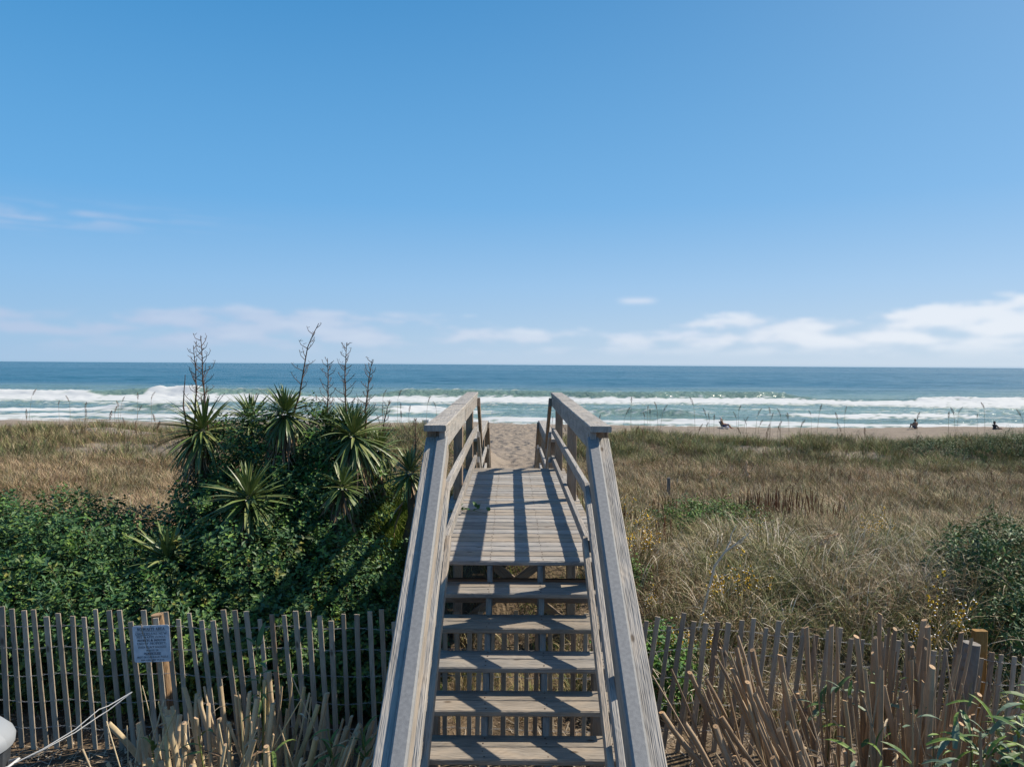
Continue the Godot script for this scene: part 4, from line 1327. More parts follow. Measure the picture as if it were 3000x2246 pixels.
func sea_oat(proto: Node3D, x: float, d: float, sc: float, label: String, group: String):
	var o := proto.duplicate()
	o.name = numbered("sea_oat")
	add_child(o)
	o.position = V(x, ground_y(x, d, false) - 0.04, d)
	o.rotation = Vector3(r(-0.06, 0.06), r(0, TAU), r(-0.06, 0.06))
	o.scale = Vector3(sc, sc, sc)
	tag(o, label, "sea oat", group)

func build_sea_oats():
	var protos := []
	for i in 7:
		var p := Node3D.new()
		var h := r(1.15, 1.6)
		var tip := Vector3(r(0.03, 0.16), 0, r(-0.05, 0.05))
		part("stem", oat_stem(h, tip), M.dead, p)
		part("seed_head", oat_head(r(0.26, 0.40), r(0.026, 0.04), pick([Color(0.16, 0.095, 0.055), Color(0.20, 0.125, 0.075), Color(0.13, 0.075, 0.045)])), M.dead, p, Transform3D(Basis(Vector3(0, 0, 1), -0.25), Vector3(tip.x, h - 0.04, tip.z)))
		protos.append(p)
	for i in 150:
		var left := i % 2 == 0
		var d := r(25.0, 34.5)
		var x := -r(2.2, 3.0 + d * 0.72) if left else r(1.6, 2.0 + d * 0.72)
		if not left and rng.randf() < 0.35: x = r(2.0, 11.0)
		if left and rng.randf() < 0.35: x = -r(2.6, 9.0)
		if left: sea_oat(pick(protos), x, d, r(0.85, 1.2), "thin sea oat stalk with brown seed head on the left dune crest against the surf", "sea oats on the left dune crest")
		else: sea_oat(pick(protos), x, d, r(0.85, 1.2), "thin sea oat stalk with brown seed head on the right dune crest against the surf", "sea oats on the right dune crest")
	for i in 46:
		var d := r(13.0, 24.0)
		var x := r(2.5, d * 0.72)
		sea_oat(pick(protos), x, d, r(0.65, 0.85), "sea oat with rusty seed head standing in the middle of the right grass field", "sea oats in the right field")
	for i in 12:
		var d := r(15.0, 24.0)
		sea_oat(pick(protos), -r(d * 0.45, d * 0.72), d, r(0.4, 0.6), "short sea oat with brown seed head standing in the left grass field", "sea oats in the left field")
	for p in protos: p.free()
	var big := [["sea oat with fluffy pale seed head nearest the right rail", 3.55, 10.4, 1.35, Vector3(-0.16, 0, 0)], ["sea oat with tan head nodding low over the right fence grass", 3.35, 8.6, 0.85, Vector3(0.30, 0, 0.1)], ["tall sea oat with tan head left of centre in the right field", 2.85, 10.9, 1.25, Vector3(0.12, 0, 0)]]
	for b in big:
		var o := thing("sea_oat", b[0], "sea oat", V(b[1], ground_y(b[1], b[2], false) - 0.03, b[2]))
		part("stem", oat_stem(b[3], b[4]), M.dead, o)
		part("seed_head", oat_head(0.30, 0.034, Color(0.46, 0.33, 0.22)), M.dead, o, Transform3D(Basis(Vector3(0, 0, 1), 0.4 if b[4].x < 0 else -0.8), Vector3(b[4].x, b[3] - 0.03, b[4].z)))

# ---------------------------------------------------------------- cut canes
func cane_mesh(seed_: int, col: Color, cut: Color, bend: float) -> ArrayMesh:
	var q := RandomNumberGenerator.new()
	q.seed = seed_
	var st := stool()
	var pts := []
	var rad := []
	var rr := 1.0
	for i in 11:
		var t := i / 10.0
		pts.append(Vector3(bend * t * t, t, bend * 0.3 * sin(t * 5.0)))
		rr = lerpf(1.12, 0.93, t) * (1.07 if q.randf() < 0.25 else 1.0)
		rad.append(rr)
	# radius is scaled with x and z: one unit = the stem's radius
	var P := []
	for p in pts: P.append(Vector3(p.x * 40.0, p.y, p.z * 40.0))
	var rings := []
	for i in P.size():
		var ring := []
		for k in 10:
			var a := TAU * k / 10.0
			var tilt := 0.0
			if i == P.size() - 1: tilt = 0.006 * cos(a + q.seed)
			ring.append(P[i] + Vector3(cos(a) * rad[i], tilt, sin(a) * rad[i]))
		rings.append(ring)
	st.set_smooth_group(0)
	for i in P.size() - 1:
		var v := q.randf_range(0.88, 1.12)
		for k in 10:
			quad(st, rings[i][k], rings[i + 1][k], rings[i + 1][(k + 1) % 10], rings[i][(k + 1) % 10], col * v)
	st.set_smooth_group(-1)
	for k in 10:
		tri(st, P[-1], rings[-1][(k + 1) % 10].lerp(P[-1], 0.14), rings[-1][k].lerp(P[-1], 0.14), cut)
		quad(st, rings[-1][k], rings[-1][k].lerp(P[-1], 0.14), rings[-1][(k + 1) % 10].lerp(P[-1], 0.14), rings[-1][(k + 1) % 10], cut * 0.6)
	for k in 10:
		tri(st, P[-1] + Vector3(0, 0.0008, 0), P[-1].lerp(rings[-1][(k + 1) % 10], 0.16) + Vector3(0, 0.0008, 0), P[-1].lerp(rings[-1][k], 0.16) + Vector3(0, 0.0008, 0), cut * 0.45)
	return done(st)

func place_cane(o: Node3D, meshes: Array, foot: Vector3, top: Vector3, rad: float, n := "cut_stem"):
	var y := top - foot
	var x := y.normalized().cross(Vector3(r(-1, 1), 0, r(-1, 1))).normalized()
	var z := x.cross(y.normalized())
	part(n, pick(meshes), M.cane, o, Transform3D(Basis(x * rad, y, z * rad), foot - o.position))

func build_canes():
	var tan_m := []
	for i in 14: tan_m.append(cane_mesh(200 + i, pick([Color(0.66, 0.53, 0.36), Color(0.56, 0.44, 0.29), Color(0.70, 0.58, 0.38), Color(0.62, 0.54, 0.31)]), Color(0.62, 0.44, 0.28), r(-0.14, 0.14)))
	var grey_m := []
	for i in 14: grey_m.append(cane_mesh(300 + i, pick([Color(0.41, 0.31, 0.215), Color(0.48, 0.37, 0.26), Color(0.35, 0.26, 0.18), Color(0.45, 0.36, 0.24)]), Color(0.64, 0.43, 0.25), r(-0.16, 0.16)))
	var o := thing("cut_cane_clump", "clump of short pale cut cane stems in front of the left fence", "cane clump", V(-1.9, 0, 4.6))
	for i in 140:
		var fx := r(-2.6, -1.0)
		var fd := r(4.25, 5.45)
		var u := (fx + 1.9) / 0.75
		var h := lerpf(1.12, 0.62, absf(u) * 0.6 + r(0, 0.5)) * lerpf(0.80, 0.92, (fd - 4.25) / 1.2)
		if fx < -2.3: h *= 0.8
		var top := V(fx + 0.16 * u + r(-0.16, 0.16), h, fd + r(-0.14, 0.08))
		if u > 0.65: top.x += r(0.0, 0.22)
		place_cane(o, tan_m, V(fx, -0.03, fd), top, lerpf(0.006, 0.0215, pow(rng.randf(), 1.1)))
	for i in 60:
		var a := V(r(-2.6, -1.0), r(0.05, 0.5), r(3.8, 5.2))
		place_cane(o, tan_m, a, a + Vector3(r(-0.35, 0.45), r(0.05, 0.8), r(-0.2, 0.2)), r(0.003, 0.006), "thin_twig")
	var lg := [leaf_mesh(0.20, 0.9, 0.25, 5, Color(0.10, 0.155, 0.04), 0.35), leaf_mesh(0.17, 1.2, 0.25, 5, Color(0.145, 0.19, 0.05), 0.35), leaf_mesh(0.24, 0.6, 0.3, 5, Color(0.085, 0.135, 0.045), 0.35)]
	for s in [[-1.72, 5.0, 1.30, 18], [-1.15, 4.7, 0.85, 22], [-2.25, 4.6, 0.85, 10], [-1.45, 4.5, 0.8, 14], [-1.0, 5.0, 0.7, 18], [-1.9, 4.5, 0.9, 10]]:
		var st := stool()
		var c := V(s[0], 0, s[1]) - o.position
		tube(st, [c, c + Vector3(0.03, s[2] * 0.6, 0.0), c + Vector3(-0.02, s[2], 0.02)], [0.006, 0.005, 0.003], 5, Color(0.26, 0.29, 0.08))
		part("leafy_shoot", done(st), M.cane, o)
		for k in s[3]:
			var t := r(0.35, 1.0)
			part("leaf", pick(lg), M.leaf, o, Transform3D(leaf_basis(Vector3(r(-1, 1), r(0.2, 1.0), r(-1, 1)), r(0.10, 0.19)), c + Vector3(0.0, s[2] * t, 0.01)))
	var dry := []
	for c in [Color(0.42, 0.33, 0.22), Color(0.28, 0.20, 0.13), Color(0.52, 0.43, 0.30), Color(0.18, 0.125, 0.085)]:
		dry.append(leaf_mesh(0.10, 1.8, 0.6, 5, c, 0.3))
	for i in 70:
		part("dry_leaf", pick(dry), M.dead, o, Transform3D(leaf_basis(Vector3(r(-1, 1), r(-0.8, 0.8), r(-1, 1)), r(0.10, 0.28), r(-1.5, 1.5)), V(r(-2.6, -1.0), r(0.05, 0.75), r(4.3, 5.4)) - o.position))
	o = thing("cut_cane_clump", "tall clump of brown cut stems fanning out in front of the right fence", "cane clump", V(2.5, -0.1, 4.6))
	var base_y := -0.25
	for i in 225:
		var fx := r(1.75, 3.85)
		var fd := r(4.2, 5.6)
		var u := (fx - 2.75) / 0.95
		var h := lerpf(1.52, 0.85, pow(rng.randf(), 0.9)) * lerpf(0.84, 1.05, (fd - 4.2) / 1.4)
		h *= 1.0 - 0.22 * absf(u)
		if fd < 4.4 and rng.randf() < 0.5: h *= 0.85
		var top := V(fx + 0.30 * u + r(-0.10, 0.10), h + base_y + 0.12, fd + r(-0.15, 0.05))
		if u < -0.5: top.x -= r(0.05, 0.45)
		if u > 0.5: top.x += r(0.0, 0.35)
		place_cane(o, grey_m, V(fx, base_y, fd), top, lerpf(0.005, 0.0215, pow(rng.randf(), 1.2)))
	for i in 90:
		var a := V(r(1.9, 3.8), r(-0.1, 0.4), r(4.0, 5.3))
		var u := (a.x - 2.7)
		place_cane(o, grey_m, a, a + Vector3(u * 0.45 + r(-0.25, 0.25), r(0.35, 1.05), r(-0.2, 0.2)), r(0.0025, 0.006), "thin_twig")
	for i in 90:
		part("dry_leaf", pick(dry), M.dead, o, Transform3D(leaf_basis(Vector3(r(-1, 1), r(-0.8, 0.8), r(-1, 1)), r(0.10, 0.28), r(-1.5, 1.5)), V(r(1.8, 3.8), r(-0.1, 0.8), r(4.3, 5.5)) - o.position))
	var lw := [leaf_mesh(0.20, 0.8, 0.2, 5, Color(0.105, 0.150, 0.095), 0.4), leaf_mesh(0.18, 1.1, 0.2, 5, Color(0.14, 0.185, 0.125), 0.4), leaf_mesh(0.21, 0.6, 0.25, 5, Color(0.085, 0.140, 0.045), 0.4), leaf_mesh(0.17, 0.9, 0.25, 5, Color(0.14, 0.21, 0.045), 0.4)]
	for s in [[2.05, 4.35, 0.55, 12], [2.35, 4.3, 0.45, 18], [2.72, 4.15, 0.50, 22], [2.98, 4.3, 0.62, 24], [3.22, 4.25, 0.55, 24], [3.45, 4.6, 0.72, 24], [3.3, 5.0, 0.88, 20], [2.75, 5.35, 1.22, 14], [2.35, 5.4, 1.08, 12], [3.6, 4.2, 0.75, 26], [1.8, 4.6, 0.45, 14], [2.45, 4.15, 1.12, 26], [2.85, 4.1, 1.2, 30], [3.15, 4.15, 1.25, 34], [3.4, 4.4, 1.1, 30], [3.0, 4.6, 1.05, 20], [2.15, 4.3, 0.95, 16], [2.55, 4.35, 1.25, 26], [2.8, 4.4, 1.3, 26], [3.05, 4.35, 1.38, 30], [3.2, 4.5, 1.30, 30], [3.4, 4.55, 1.35, 34], [3.55, 4.7, 1.45, 30], [3.7, 4.8, 1.2, 30], [2.25, 4.5, 1.05, 18], [3.3, 4.35, 1.15, 26]]:
		var st := stool()
		var c := V(s[0], base_y, s[1]) - o.position
		tube(st, [c, c + Vector3(0.03, s[2] * 0.6, 0.02), c + Vector3(-0.02, s[2], 0.03)], [0.006, 0.005, 0.003], 5, Color(0.16, 0.17, 0.08))
		part("leafy_shoot", done(st), M.cane, o)
		for k in s[3]:
			var t := r(0.62, 1.06)
			var a := c + Vector3(r(-0.14, 0.14), s[2] * t, r(-0.1, 0.12))
			part("leaf", pick(lw), M.leaf, o, Transform3D(leaf_basis(Vector3(r(-1, 1), r(-0.1, 0.9), r(-0.6, 1)), r(0.13, 0.24), r(-0.4, 0.4)), a))

# ---------------------------------------------------------------- people and chairs on the beach
# one continuous skin round tapered bones [a, b, ra, rb, colour], as surface nets
func figure(bones: Array, cell: float) -> ArrayMesh:
	var lo := Vector3(1e9, 1e9, 1e9)
	var hi := -lo
	for b in bones:
		for k in 2:
			var q: Vector3 = Vector3.ONE * (float(b[2 + k]) + cell * 3.0)
			lo = lo.min(b[k] - q)
			hi = hi.max(b[k] + q)
	var n := Vector3i(((hi - lo) / cell).ceil()) + Vector3i.ONE
	var f := PackedFloat32Array()
	f.resize(n.x * n.y * n.z)
	for z in n.z:
		for y in n.y:
			for x in n.x:
				f[(z * n.y + y) * n.x + x] = body_field(lo + Vector3(x, y, z) * cell, bones)
	var ids := {}
	var verts := PackedVector3Array()
	var cols := PackedColorArray()
	var offs := [Vector3i(0, 0, 0), Vector3i(1, 0, 0), Vector3i(0, 1, 0), Vector3i(1, 1, 0), Vector3i(0, 0, 1), Vector3i(1, 0, 1), Vector3i(0, 1, 1), Vector3i(1, 1, 1)]
	var edges := [[0, 1], [2, 3], [4, 5], [6, 7], [0, 2], [1, 3], [4, 6], [5, 7], [0, 4], [1, 5], [2, 6], [3, 7]]
	for z in n.z - 1:
		for y in n.y - 1:
			for x in n.x - 1:
				var v := []
				var neg := 0
				for o in offs:
					var q: float = f[((z + o.z) * n.y + y + o.y) * n.x + x + o.x]
					v.append(q)
					if q < 0.0: neg += 1
				if neg == 0 or neg == 8: continue
				var sum := Vector3.ZERO
				var cnt := 0
				for e in edges:
					var a: float = v[e[0]]
					var b: float = v[e[1]]
					if (a < 0.0) != (b < 0.0):
						sum += Vector3(offs[e[0]]).lerp(Vector3(offs[e[1]]), a / (a - b))
						cnt += 1
				var p := lo + (Vector3(x, y, z) + sum / cnt) * cell
				ids[(z * n.y + y) * n.x + x] = verts.size()
				verts.append(p)
				var best := 1e9
				var c := Color.WHITE
				for b in bones:
					var ds := cone_dist(p, b)
					if ds < best:
						best = ds
						c = b[4]
				cols.append(c)
	var st := stool()
	st.set_smooth_group(0)
	var ax := [Vector3i(1, 0, 0), Vector3i(0, 1, 0), Vector3i(0, 0, 1)]
	for z in range(1, n.z - 1):
		for y in range(1, n.y - 1):
			for x in range(1, n.x - 1):
				var a := f[(z * n.y + y) * n.x + x]
				for k in 3:
					var o: Vector3i = ax[k]
					var b := f[((z + o.z) * n.y + y + o.y) * n.x + x + o.x]
					if (a < 0.0) == (b < 0.0): continue
					var u: Vector3i = ax[(k + 1) % 3]
					var w: Vector3i = ax[(k + 2) % 3]
					var c0 := Vector3i(x, y, z)
					var q := []
					for m in [c0 - u - w, c0 - w, c0, c0 - u]:
						q.append(ids.get((m.z * n.y + m.y) * n.x + m.x, -1))
					if q.min() < 0: continue
					if a >= 0.0: q.reverse()
					for m in [0, 2, 1, 0, 3, 2]:
						st.set_color(cols[q[m]])
						st.add_vertex(verts[q[m]])
	return done(st)

func cone_dist(p: Vector3, b: Array) -> float:
	var ab: Vector3 = b[1] - b[0]
	var t := clampf((p - b[0]).dot(ab) / maxf(ab.length_squared(), 1e-9), 0, 1)
	return p.distance_to(b[0] + ab * t) - lerpf(b[2], b[3], t)

func body_field(p: Vector3, bones: Array) -> float:
	var k := 0.035
	var s := 1e9
	for b in bones:
		var ds := cone_dist(p, b)
		if ds > 0.25 and s < 1e8: continue
		var h := clampf(0.5 + 0.5 * (s - ds) / k, 0, 1) if s < 1e8 else 1.0
		s = lerpf(s, ds, h) - (k * h * (1.0 - h) if s < 1e8 else 0.0)
	return s

# hands with five short fingers, along dirv, palm facing "palm"
func hand_bones(w: Vector3, dirv: Vector3, palm: Vector3, skin: Color) -> Array:
	var d := dirv.normalized()
	var s := d.cross(palm).normalized()
	var out := [[w, w + d * 0.08, 0.032, 0.036, skin]]
	for i in 4:
		var root := w + d * 0.085 + s * (-0.03 + 0.02 * i)
		var L: float = [0.060, 0.072, 0.068, 0.052][i]
		var knuckle := root + d * L * 0.55
		out.append([root, knuckle, 0.009, 0.009, skin])
		out.append([knuckle, knuckle + (d + palm * 0.5).normalized() * L * 0.5, 0.009, 0.008, skin])
	out.append([w + d * 0.03 - s * 0.03, w + d * 0.085 - s * 0.065 + palm * 0.01, 0.011, 0.009, skin])
	return out

# joints: pelvis, chest, neck, head, then for each side shoulder elbow wrist hip knee ankle toe
func person(n_label: String, at: Vector3, turn: float, j: Dictionary, top: Color, legs: Color, skin: Color, hair: Color, feet: Color, sleeve: Color):
	var o := thing("person", n_label, "person", at)
	o.rotation.y = turn
	var pel: Vector3 = j.pelvis
	var ch: Vector3 = j.chest
	var hd: Vector3 = j.head
	var bones := [[pel, pel.lerp(ch, 0.45), 0.135, 0.12, legs if pel.y > 2.0 else top], [pel.lerp(ch, 0.4), ch, 0.125, 0.135, top], [ch, ch + (hd - ch) * 0.55, 0.075, 0.055, skin], [hd - (hd - ch).normalized() * 0.02, hd + (hd - ch).normalized() * 0.05, 0.088, 0.092, skin]]
	bones.append([pel + Vector3(-0.06, 0, 0), pel + Vector3(0.06, 0, 0), 0.125, 0.125, legs])
	for s in [-1.0, 1.0]:
		var side := "l" if s < 0 else "r"
		var sh: Vector3 = ch + Vector3(s * 0.165, 0.05, 0)
		var el: Vector3 = j["elbow_" + side]
		var wr: Vector3 = j["wrist_" + side]
		bones.append([ch + Vector3(0, 0.03, 0), sh, 0.095, 0.062, top])
		bones.append([sh, sh.lerp(el, 0.45), 0.058, 0.052, sleeve])
		bones.append([sh.lerp(el, 0.45), el, 0.05, 0.042, skin])
		bones.append([el, wr, 0.042, 0.029, skin])
		bones.append_array(hand_bones(wr, wr - el, j.get("palm", Vector3(0, -1, 0)), skin))
		var hip: Vector3 = pel + Vector3(s * 0.09, -0.02, 0)
		var kn: Vector3 = j["knee_" + side]
		var an: Vector3 = j["ankle_" + side]
		bones.append([hip, kn, 0.092, 0.060, legs])
		bones.append([kn, kn.lerp(an, 0.4), 0.058, 0.054, skin])
		bones.append([kn.lerp(an, 0.4), an, 0.053, 0.038, skin])
		bones.append([an, an + j.toe, 0.042, 0.032, feet])
	part("body", figure(bones, 0.026), M.skin, o)
	var up := (hd - ch).normalized()
	var face: Vector3 = j.get("face", Vector3(0, 0, -1))
	var fb := [[hd - face * 0.025 + up * 0.03, hd - face * 0.02 + up * 0.06, 0.094, 0.094, hair], [hd - face * 0.06 - up * 0.03, hd - face * 0.05, 0.068, 0.08, hair]]
	part("hair", figure(fb, 0.02), M.skin, o)
	var fs := stool()
	var right := face.cross(up).normalized()
	tube(fs, [hd + face * 0.085 + up * 0.03, hd + face * 0.112 - up * 0.008], [0.009, 0.015], 6, skin)
	for s in [-1, 1]:
		tube(fs, [hd + face * 0.083 + right * s * 0.032 + up * 0.028, hd + face * 0.092 + right * s * 0.032 + up * 0.028], [0.011, 0.008], 6, Color(0.03, 0.02, 0.02), Color(0.03, 0.02, 0.02))
		tube(fs, [hd + right * s * 0.085 + up * 0.03, hd + right * s * 0.10 - up * 0.02], [0.016, 0.012], 6, skin)
	tube(fs, [hd + face * 0.088 - right * 0.025 - up * 0.042, hd + face * 0.088 + right * 0.025 - up * 0.042], [0.007, 0.007], 5, Color(0.35, 0.14, 0.11))
	part("face", done(fs), M.skin, o)
	return o

func beach_chair(label: String, at: Vector3, turn: float, cloth: Color, stripe: Color):
	# low folding chair: seat 0.2 above the sand, back leaning; faces -z before it is turned
	var o := thing("beach_chair", label, "beach chair", at, "folding chairs on the beach")
	o.rotation.y = turn
	var cm := vmat(0.9, 0.2, 0.3)
	var s := stool()
	for i in 6:
		var a := i / 6.0
		var b := (i + 1) / 6.0
		var c := cloth if i % 2 == 0 else stripe
		quad(s, Vector3(-0.25, 0.22 - 0.05 * sin(PI * a), 0.22 - 0.44 * a), Vector3(-0.25, 0.22 - 0.05 * sin(PI * b), 0.22 - 0.44 * b), Vector3(0.25, 0.22 - 0.05 * sin(PI * b), 0.22 - 0.44 * b), Vector3(0.25, 0.22 - 0.05 * sin(PI * a), 0.22 - 0.44 * a), c)
	part("seat", done(s), cm, o)
	s = stool()
	for i in 8:
		var a := i / 8.0
		var b := (i + 1) / 8.0
		var c := cloth if i % 2 == 0 else stripe
		quad(s, Vector3(-0.25, 0.18 + 0.50 * a, 0.22 + 0.27 * a), Vector3(-0.25, 0.18 + 0.50 * b, 0.22 + 0.27 * b), Vector3(0.25, 0.18 + 0.50 * b, 0.22 + 0.27 * b), Vector3(0.25, 0.18 + 0.50 * a, 0.22 + 0.27 * a), c)
	part("backrest", done(s), cm, o)
	var metal := mat(0.55, 0.56, 0.58, 0.35, 0.5)
	metal.metallic = 0.7
	for k in [-1, 1]:
		var x: float = k * 0.265
		var f := stool()
		tube(f, [Vector3(x, 0.0, -0.10), Vector3(x, 0.20, 0.22), Vector3(x, 0.70, 0.50)], [0.012, 0.012, 0.012], 6)
		part("back_frame", done(f), metal, o)
		f = stool()
		tube(f, [Vector3(x, 0.0, 0.36), Vector3(x, 0.22, 0.10), Vector3(x, 0.22, -0.24), Vector3(x, 0.0, -0.24)], [0.012, 0.012, 0.012, 0.012], 6)
		part("leg", done(f), metal, o)
		f = stool()
		tube(f, [Vector3(x, 0.42, 0.34), Vector3(x, 0.40, -0.12), Vector3(x, 0.22, -0.16)], [0.02, 0.02, 0.012], 6, Color(0.5, 0.35, 0.2))
		part("armrest", done(f), mat(0.35, 0.25, 0.15), o)

func on_sand(x: float, d: float) -> Vector3:
	return V(x, ground_y(x, d) + 0.005, d)

func build_people():
	var skin := Color(0.42, 0.25, 0.17)
	# pair of chairs side-on to the camera, facing right along the beach
	beach_chair("dark teal folding beach chair holding the reclining bather", on_sand(19.75, 67.6), -PI / 2, Color(0.02, 0.05, 0.075), Color(0.03, 0.07, 0.10))
	beach_chair("empty royal-blue striped beach chair beside the reclining bather", on_sand(20.35, 68.6), -PI / 2 - 0.15, Color(0.035, 0.04, 0.22), Color(0.09, 0.09, 0.32))
	beach_chair("pale blue beach chair just left of the boardwalk railing", on_sand(-7.75, 66.0), 0.3, Color(0.36, 0.46, 0.55), Color(0.42, 0.52, 0.60))
	var recline := {"pelvis": Vector3(0, 0.31, 0.10), "chest": Vector3(0, 0.66, 0.30), "head": Vector3(0, 0.92, 0.34), "elbow_l": Vector3(-0.27, 0.50, 0.18), "wrist_l": Vector3(-0.27, 0.47, -0.08), "elbow_r": Vector3(0.27, 0.50, 0.18), "wrist_r": Vector3(0.27, 0.47, -0.08), "knee_l": Vector3(-0.10, 0.42, -0.33), "knee_r": Vector3(0.10, 0.40, -0.34), "ankle_l": Vector3(-0.10, 0.07, -0.62), "ankle_r": Vector3(0.10, 0.07, -0.66), "toe": Vector3(0, 0.03, -0.15), "palm": Vector3(0, -1, 0)}
	person("bather with pale hat-like grey hair reclining in the dark chair facing right", on_sand(19.75, 67.6), -PI / 2, recline, skin, Color(0.03, 0.04, 0.14), skin, Color(0.62, 0.60, 0.56), skin, skin)
	var sit := {"pelvis": Vector3(0, 0.13, 0.0), "chest": Vector3(0, 0.50, -0.03), "head": Vector3(0, 0.77, -0.08), "elbow_l": Vector3(-0.27, 0.33, -0.14), "wrist_l": Vector3(-0.20, 0.36, -0.36), "elbow_r": Vector3(0.27, 0.33, -0.14), "wrist_r": Vector3(0.20, 0.36, -0.36), "knee_l": Vector3(-0.14, 0.42, -0.42), "knee_r": Vector3(0.14, 0.42, -0.42), "ankle_l": Vector3(-0.12, 0.06, -0.62), "ankle_r": Vector3(0.12, 0.06, -0.62), "toe": Vector3(0, -0.01, -0.15), "palm": Vector3(0, -1, 0)}
	person("bare-backed bather sitting on the sand facing the water at right", on_sand(37.4, 67.6), 0.1, sit, Color(0.24, 0.15, 0.11), Color(0.06, 0.06, 0.08), Color(0.24, 0.15, 0.11), Color(0.05, 0.035, 0.025), Color(0.24, 0.15, 0.11), Color(0.24, 0.15, 0.11))
	var dark := sit.duplicate()
	dark.chest = Vector3(0, 0.46, 0.06)
	dark.head = Vector3(0, 0.72, 0.06)
	dark.knee_l = Vector3(-0.14, 0.26, -0.46)
	dark.knee_r = Vector3(0.14, 0.22, -0.48)
	dark.ankle_l = Vector3(-0.12, 0.06, -0.82)
	dark.ankle_r = Vector3(0.12, 0.06, -0.86)
	dark.wrist_l = Vector3(-0.26, 0.12, 0.02)
	dark.wrist_r = Vector3(0.26, 0.14, -0.30)
	person("person in dark clothes sitting on the sand at the right edge with legs outstretched", on_sand(43.3, 65.4), -PI / 2 + 0.25, dark, Color(0.03, 0.03, 0.04), Color(0.035, 0.035, 0.05), Color(0.30, 0.19, 0.14), Color(0.02, 0.018, 0.016), Color(0.30, 0.2, 0.15), Color(0.03, 0.03, 0.04))
	var stand := {"pelvis": Vector3(0, 0.93, 0), "chest": Vector3(0, 1.33, 0), "head": Vector3(0, 1.60, -0.02), "elbow_l": Vector3(-0.26, 1.10, 0.02), "wrist_l": Vector3(-0.24, 0.88, -0.10), "elbow_r": Vector3(0.26, 1.10, 0.02), "wrist_r": Vector3(0.24, 0.88, -0.10), "knee_l": Vector3(-0.11, 0.50, -0.03), "knee_r": Vector3(0.11, 0.50, 0.03), "ankle_l": Vector3(-0.12, 0.07, 0.02), "ankle_r": Vector3(0.12, 0.07, 0.10), "toe": Vector3(0, -0.03, -0.15), "palm": Vector3(1, 0, 0)}
	person("person in a pink top standing on the beach behind the yuccas", on_sand(-12.95, 62.0), 0.4, stand, Color(0.62, 0.30, 0.30), Color(0.45, 0.35, 0.32), skin, Color(0.035, 0.03, 0.04), skin, Color(0.62, 0.30, 0.30))

# ---------------------------------------------------------------- small things
func lathe(st: SurfaceTool, prof: Array, n := 28, col := Color.WHITE):
	st.set_smooth_group(0)
	for i in prof.size() - 1:
		for k in n:
			var a := TAU * k / n
			var b := TAU * (k + 1) / n
			var p: Vector2 = prof[i]
			var q: Vector2 = prof[i + 1]
			quad(st, Vector3(p.x * cos(a), p.y, p.x * sin(a)), Vector3(p.x * cos(b), p.y, p.x * sin(b)), Vector3(q.x * cos(b), q.y, q.x * sin(b)), Vector3(q.x * cos(a), q.y, q.x * sin(a)), col)

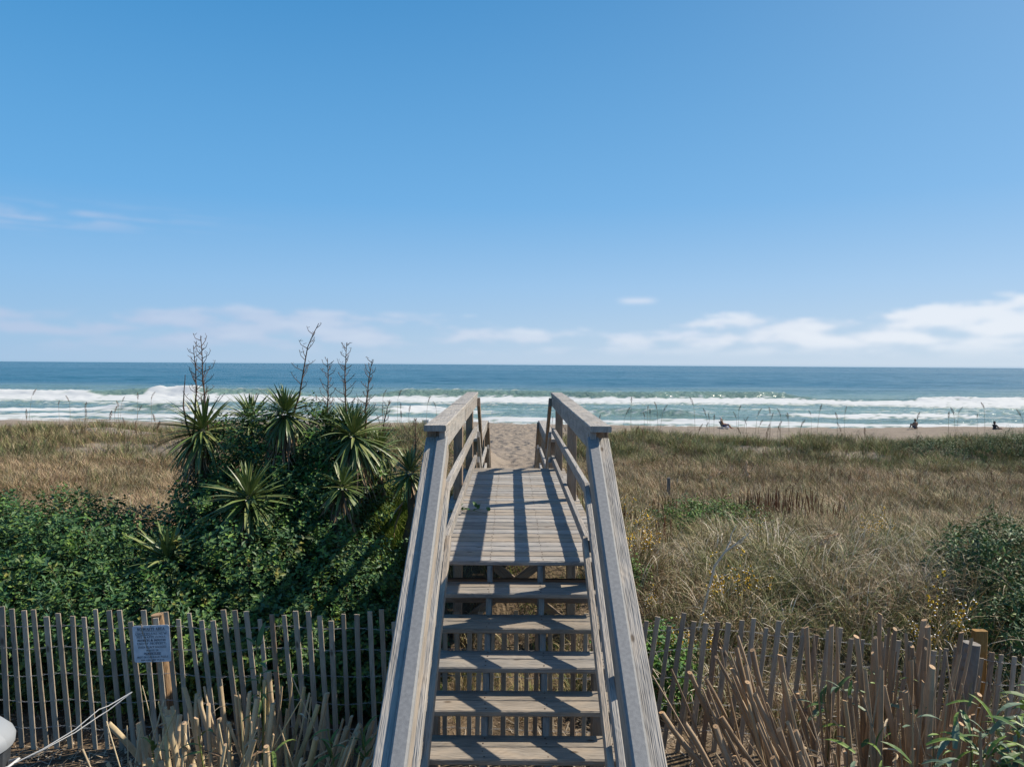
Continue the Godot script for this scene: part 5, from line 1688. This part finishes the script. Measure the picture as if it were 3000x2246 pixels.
func build_small_things():
	var can := thing("trash_can", "round dark trash can with pale grey domed lid at the bottom left corner", "trash can", V(-3.43, 0, 4.55))
	var st := stool()
	lathe(st, [Vector2(0.001, 0), Vector2(0.20, 0.0), Vector2(0.21, 0.02), Vector2(0.232, 0.35), Vector2(0.238, 0.36), Vector2(0.255, 0.76), Vector2(0.265, 0.77), Vector2(0.265, 0.79), Vector2(0.25, 0.79)])
	part("body", done(st), mat(0.075, 0.085, 0.10, 0.35, 0.5), can)
	st = stool()
	lathe(st, [Vector2(0.278, 0.765), Vector2(0.282, 0.80), Vector2(0.27, 0.83), Vector2(0.22, 0.885), Vector2(0.12, 0.925), Vector2(0.001, 0.935)])
	var lid := part("lid", done(st), mat(0.24, 0.26, 0.285, 0.55, 0.4), can)
	st = stool()
	tube(st, [Vector3(0.255, 0.66, 0.06), Vector3(0.32, 0.68, 0.05), Vector3(0.32, 0.68, -0.05), Vector3(0.255, 0.66, -0.06)], [0.009, 0.009, 0.009, 0.009], 8)
	part("handle", done(st), mat(0.5, 0.5, 0.5, 0.4), can)
	st = stool()
	tube(st, [Vector3(-0.07, 0.93, 0), Vector3(-0.06, 0.97, 0), Vector3(0.06, 0.97, 0), Vector3(0.07, 0.93, 0)], [0.01, 0.01, 0.01, 0.01], 8)
	part("lid_handle", done(st), mat(0.24, 0.26, 0.285, 0.45), lid)
	var rope := thing("white_cord", "white doubled cord tied from the trash can to the left cane clump", "cord", V(-3.1, 0.7, 4.55))
	for k in 2:
		st = stool()
		var pts := [Vector3(0.0, -0.02, 0), Vector3(0.12, 0.02 + 0.005 * k, -0.08), Vector3(0.26, 0.075 + 0.02 * k, -0.20), Vector3(0.36, 0.135 + 0.045 * k, -0.30), Vector3(0.40, 0.155 + 0.03 * k, -0.34), Vector3(0.52, 0.245, -0.42)]
		tube(st, pts, [0.0045, 0.004, 0.004, 0.004, 0.004, 0.004], 5)
		part("strand", done(st), mat(0.62, 0.60, 0.56, 0.7), rope)
	var sp := thing("marker_post", "small grey post standing alone in the right grass field", "post", V(4.335, ground_y(4.335, 20.0, false), 20.0))
	board("shaft", V(4.335, -0.7, 20.0), V(4.335, 0.14, 20.0), 0.08, 0.08, M.grey_post, sp, Vector3.FORWARD)
	var dw := thing("dead_branch", "bleached forked dead branch leaning in the grass right of the stairs", "branch", V(2.16, 0.55, 7.85))
	st = stool()
	var bark := Color(0.62, 0.54, 0.44)
	tube(st, [Vector3(-0.12, -0.2, 0), Vector3(0.05, 0.50, 0.0), Vector3(0.15, 0.66, 0.03), Vector3(0.24, 0.74, 0.06), Vector3(0.33, 0.84, 0.1)], [0.014, 0.012, 0.010, 0.008, 0.004], 7, bark)
	tube(st, [Vector3(0.15, 0.66, 0.03), Vector3(0.21, 0.76, 0.0), Vector3(0.22, 0.84, 0.0), Vector3(0.28, 0.93, -0.02)], [0.009, 0.007, 0.005, 0.003], 6, bark)
	tube(st, [Vector3(0.24, 0.74, 0.06), Vector3(0.30, 0.77, 0.08), Vector3(0.40, 0.90, 0.08)], [0.006, 0.005, 0.003], 6, bark)
	part("wood", done(st), M.dead, dw)
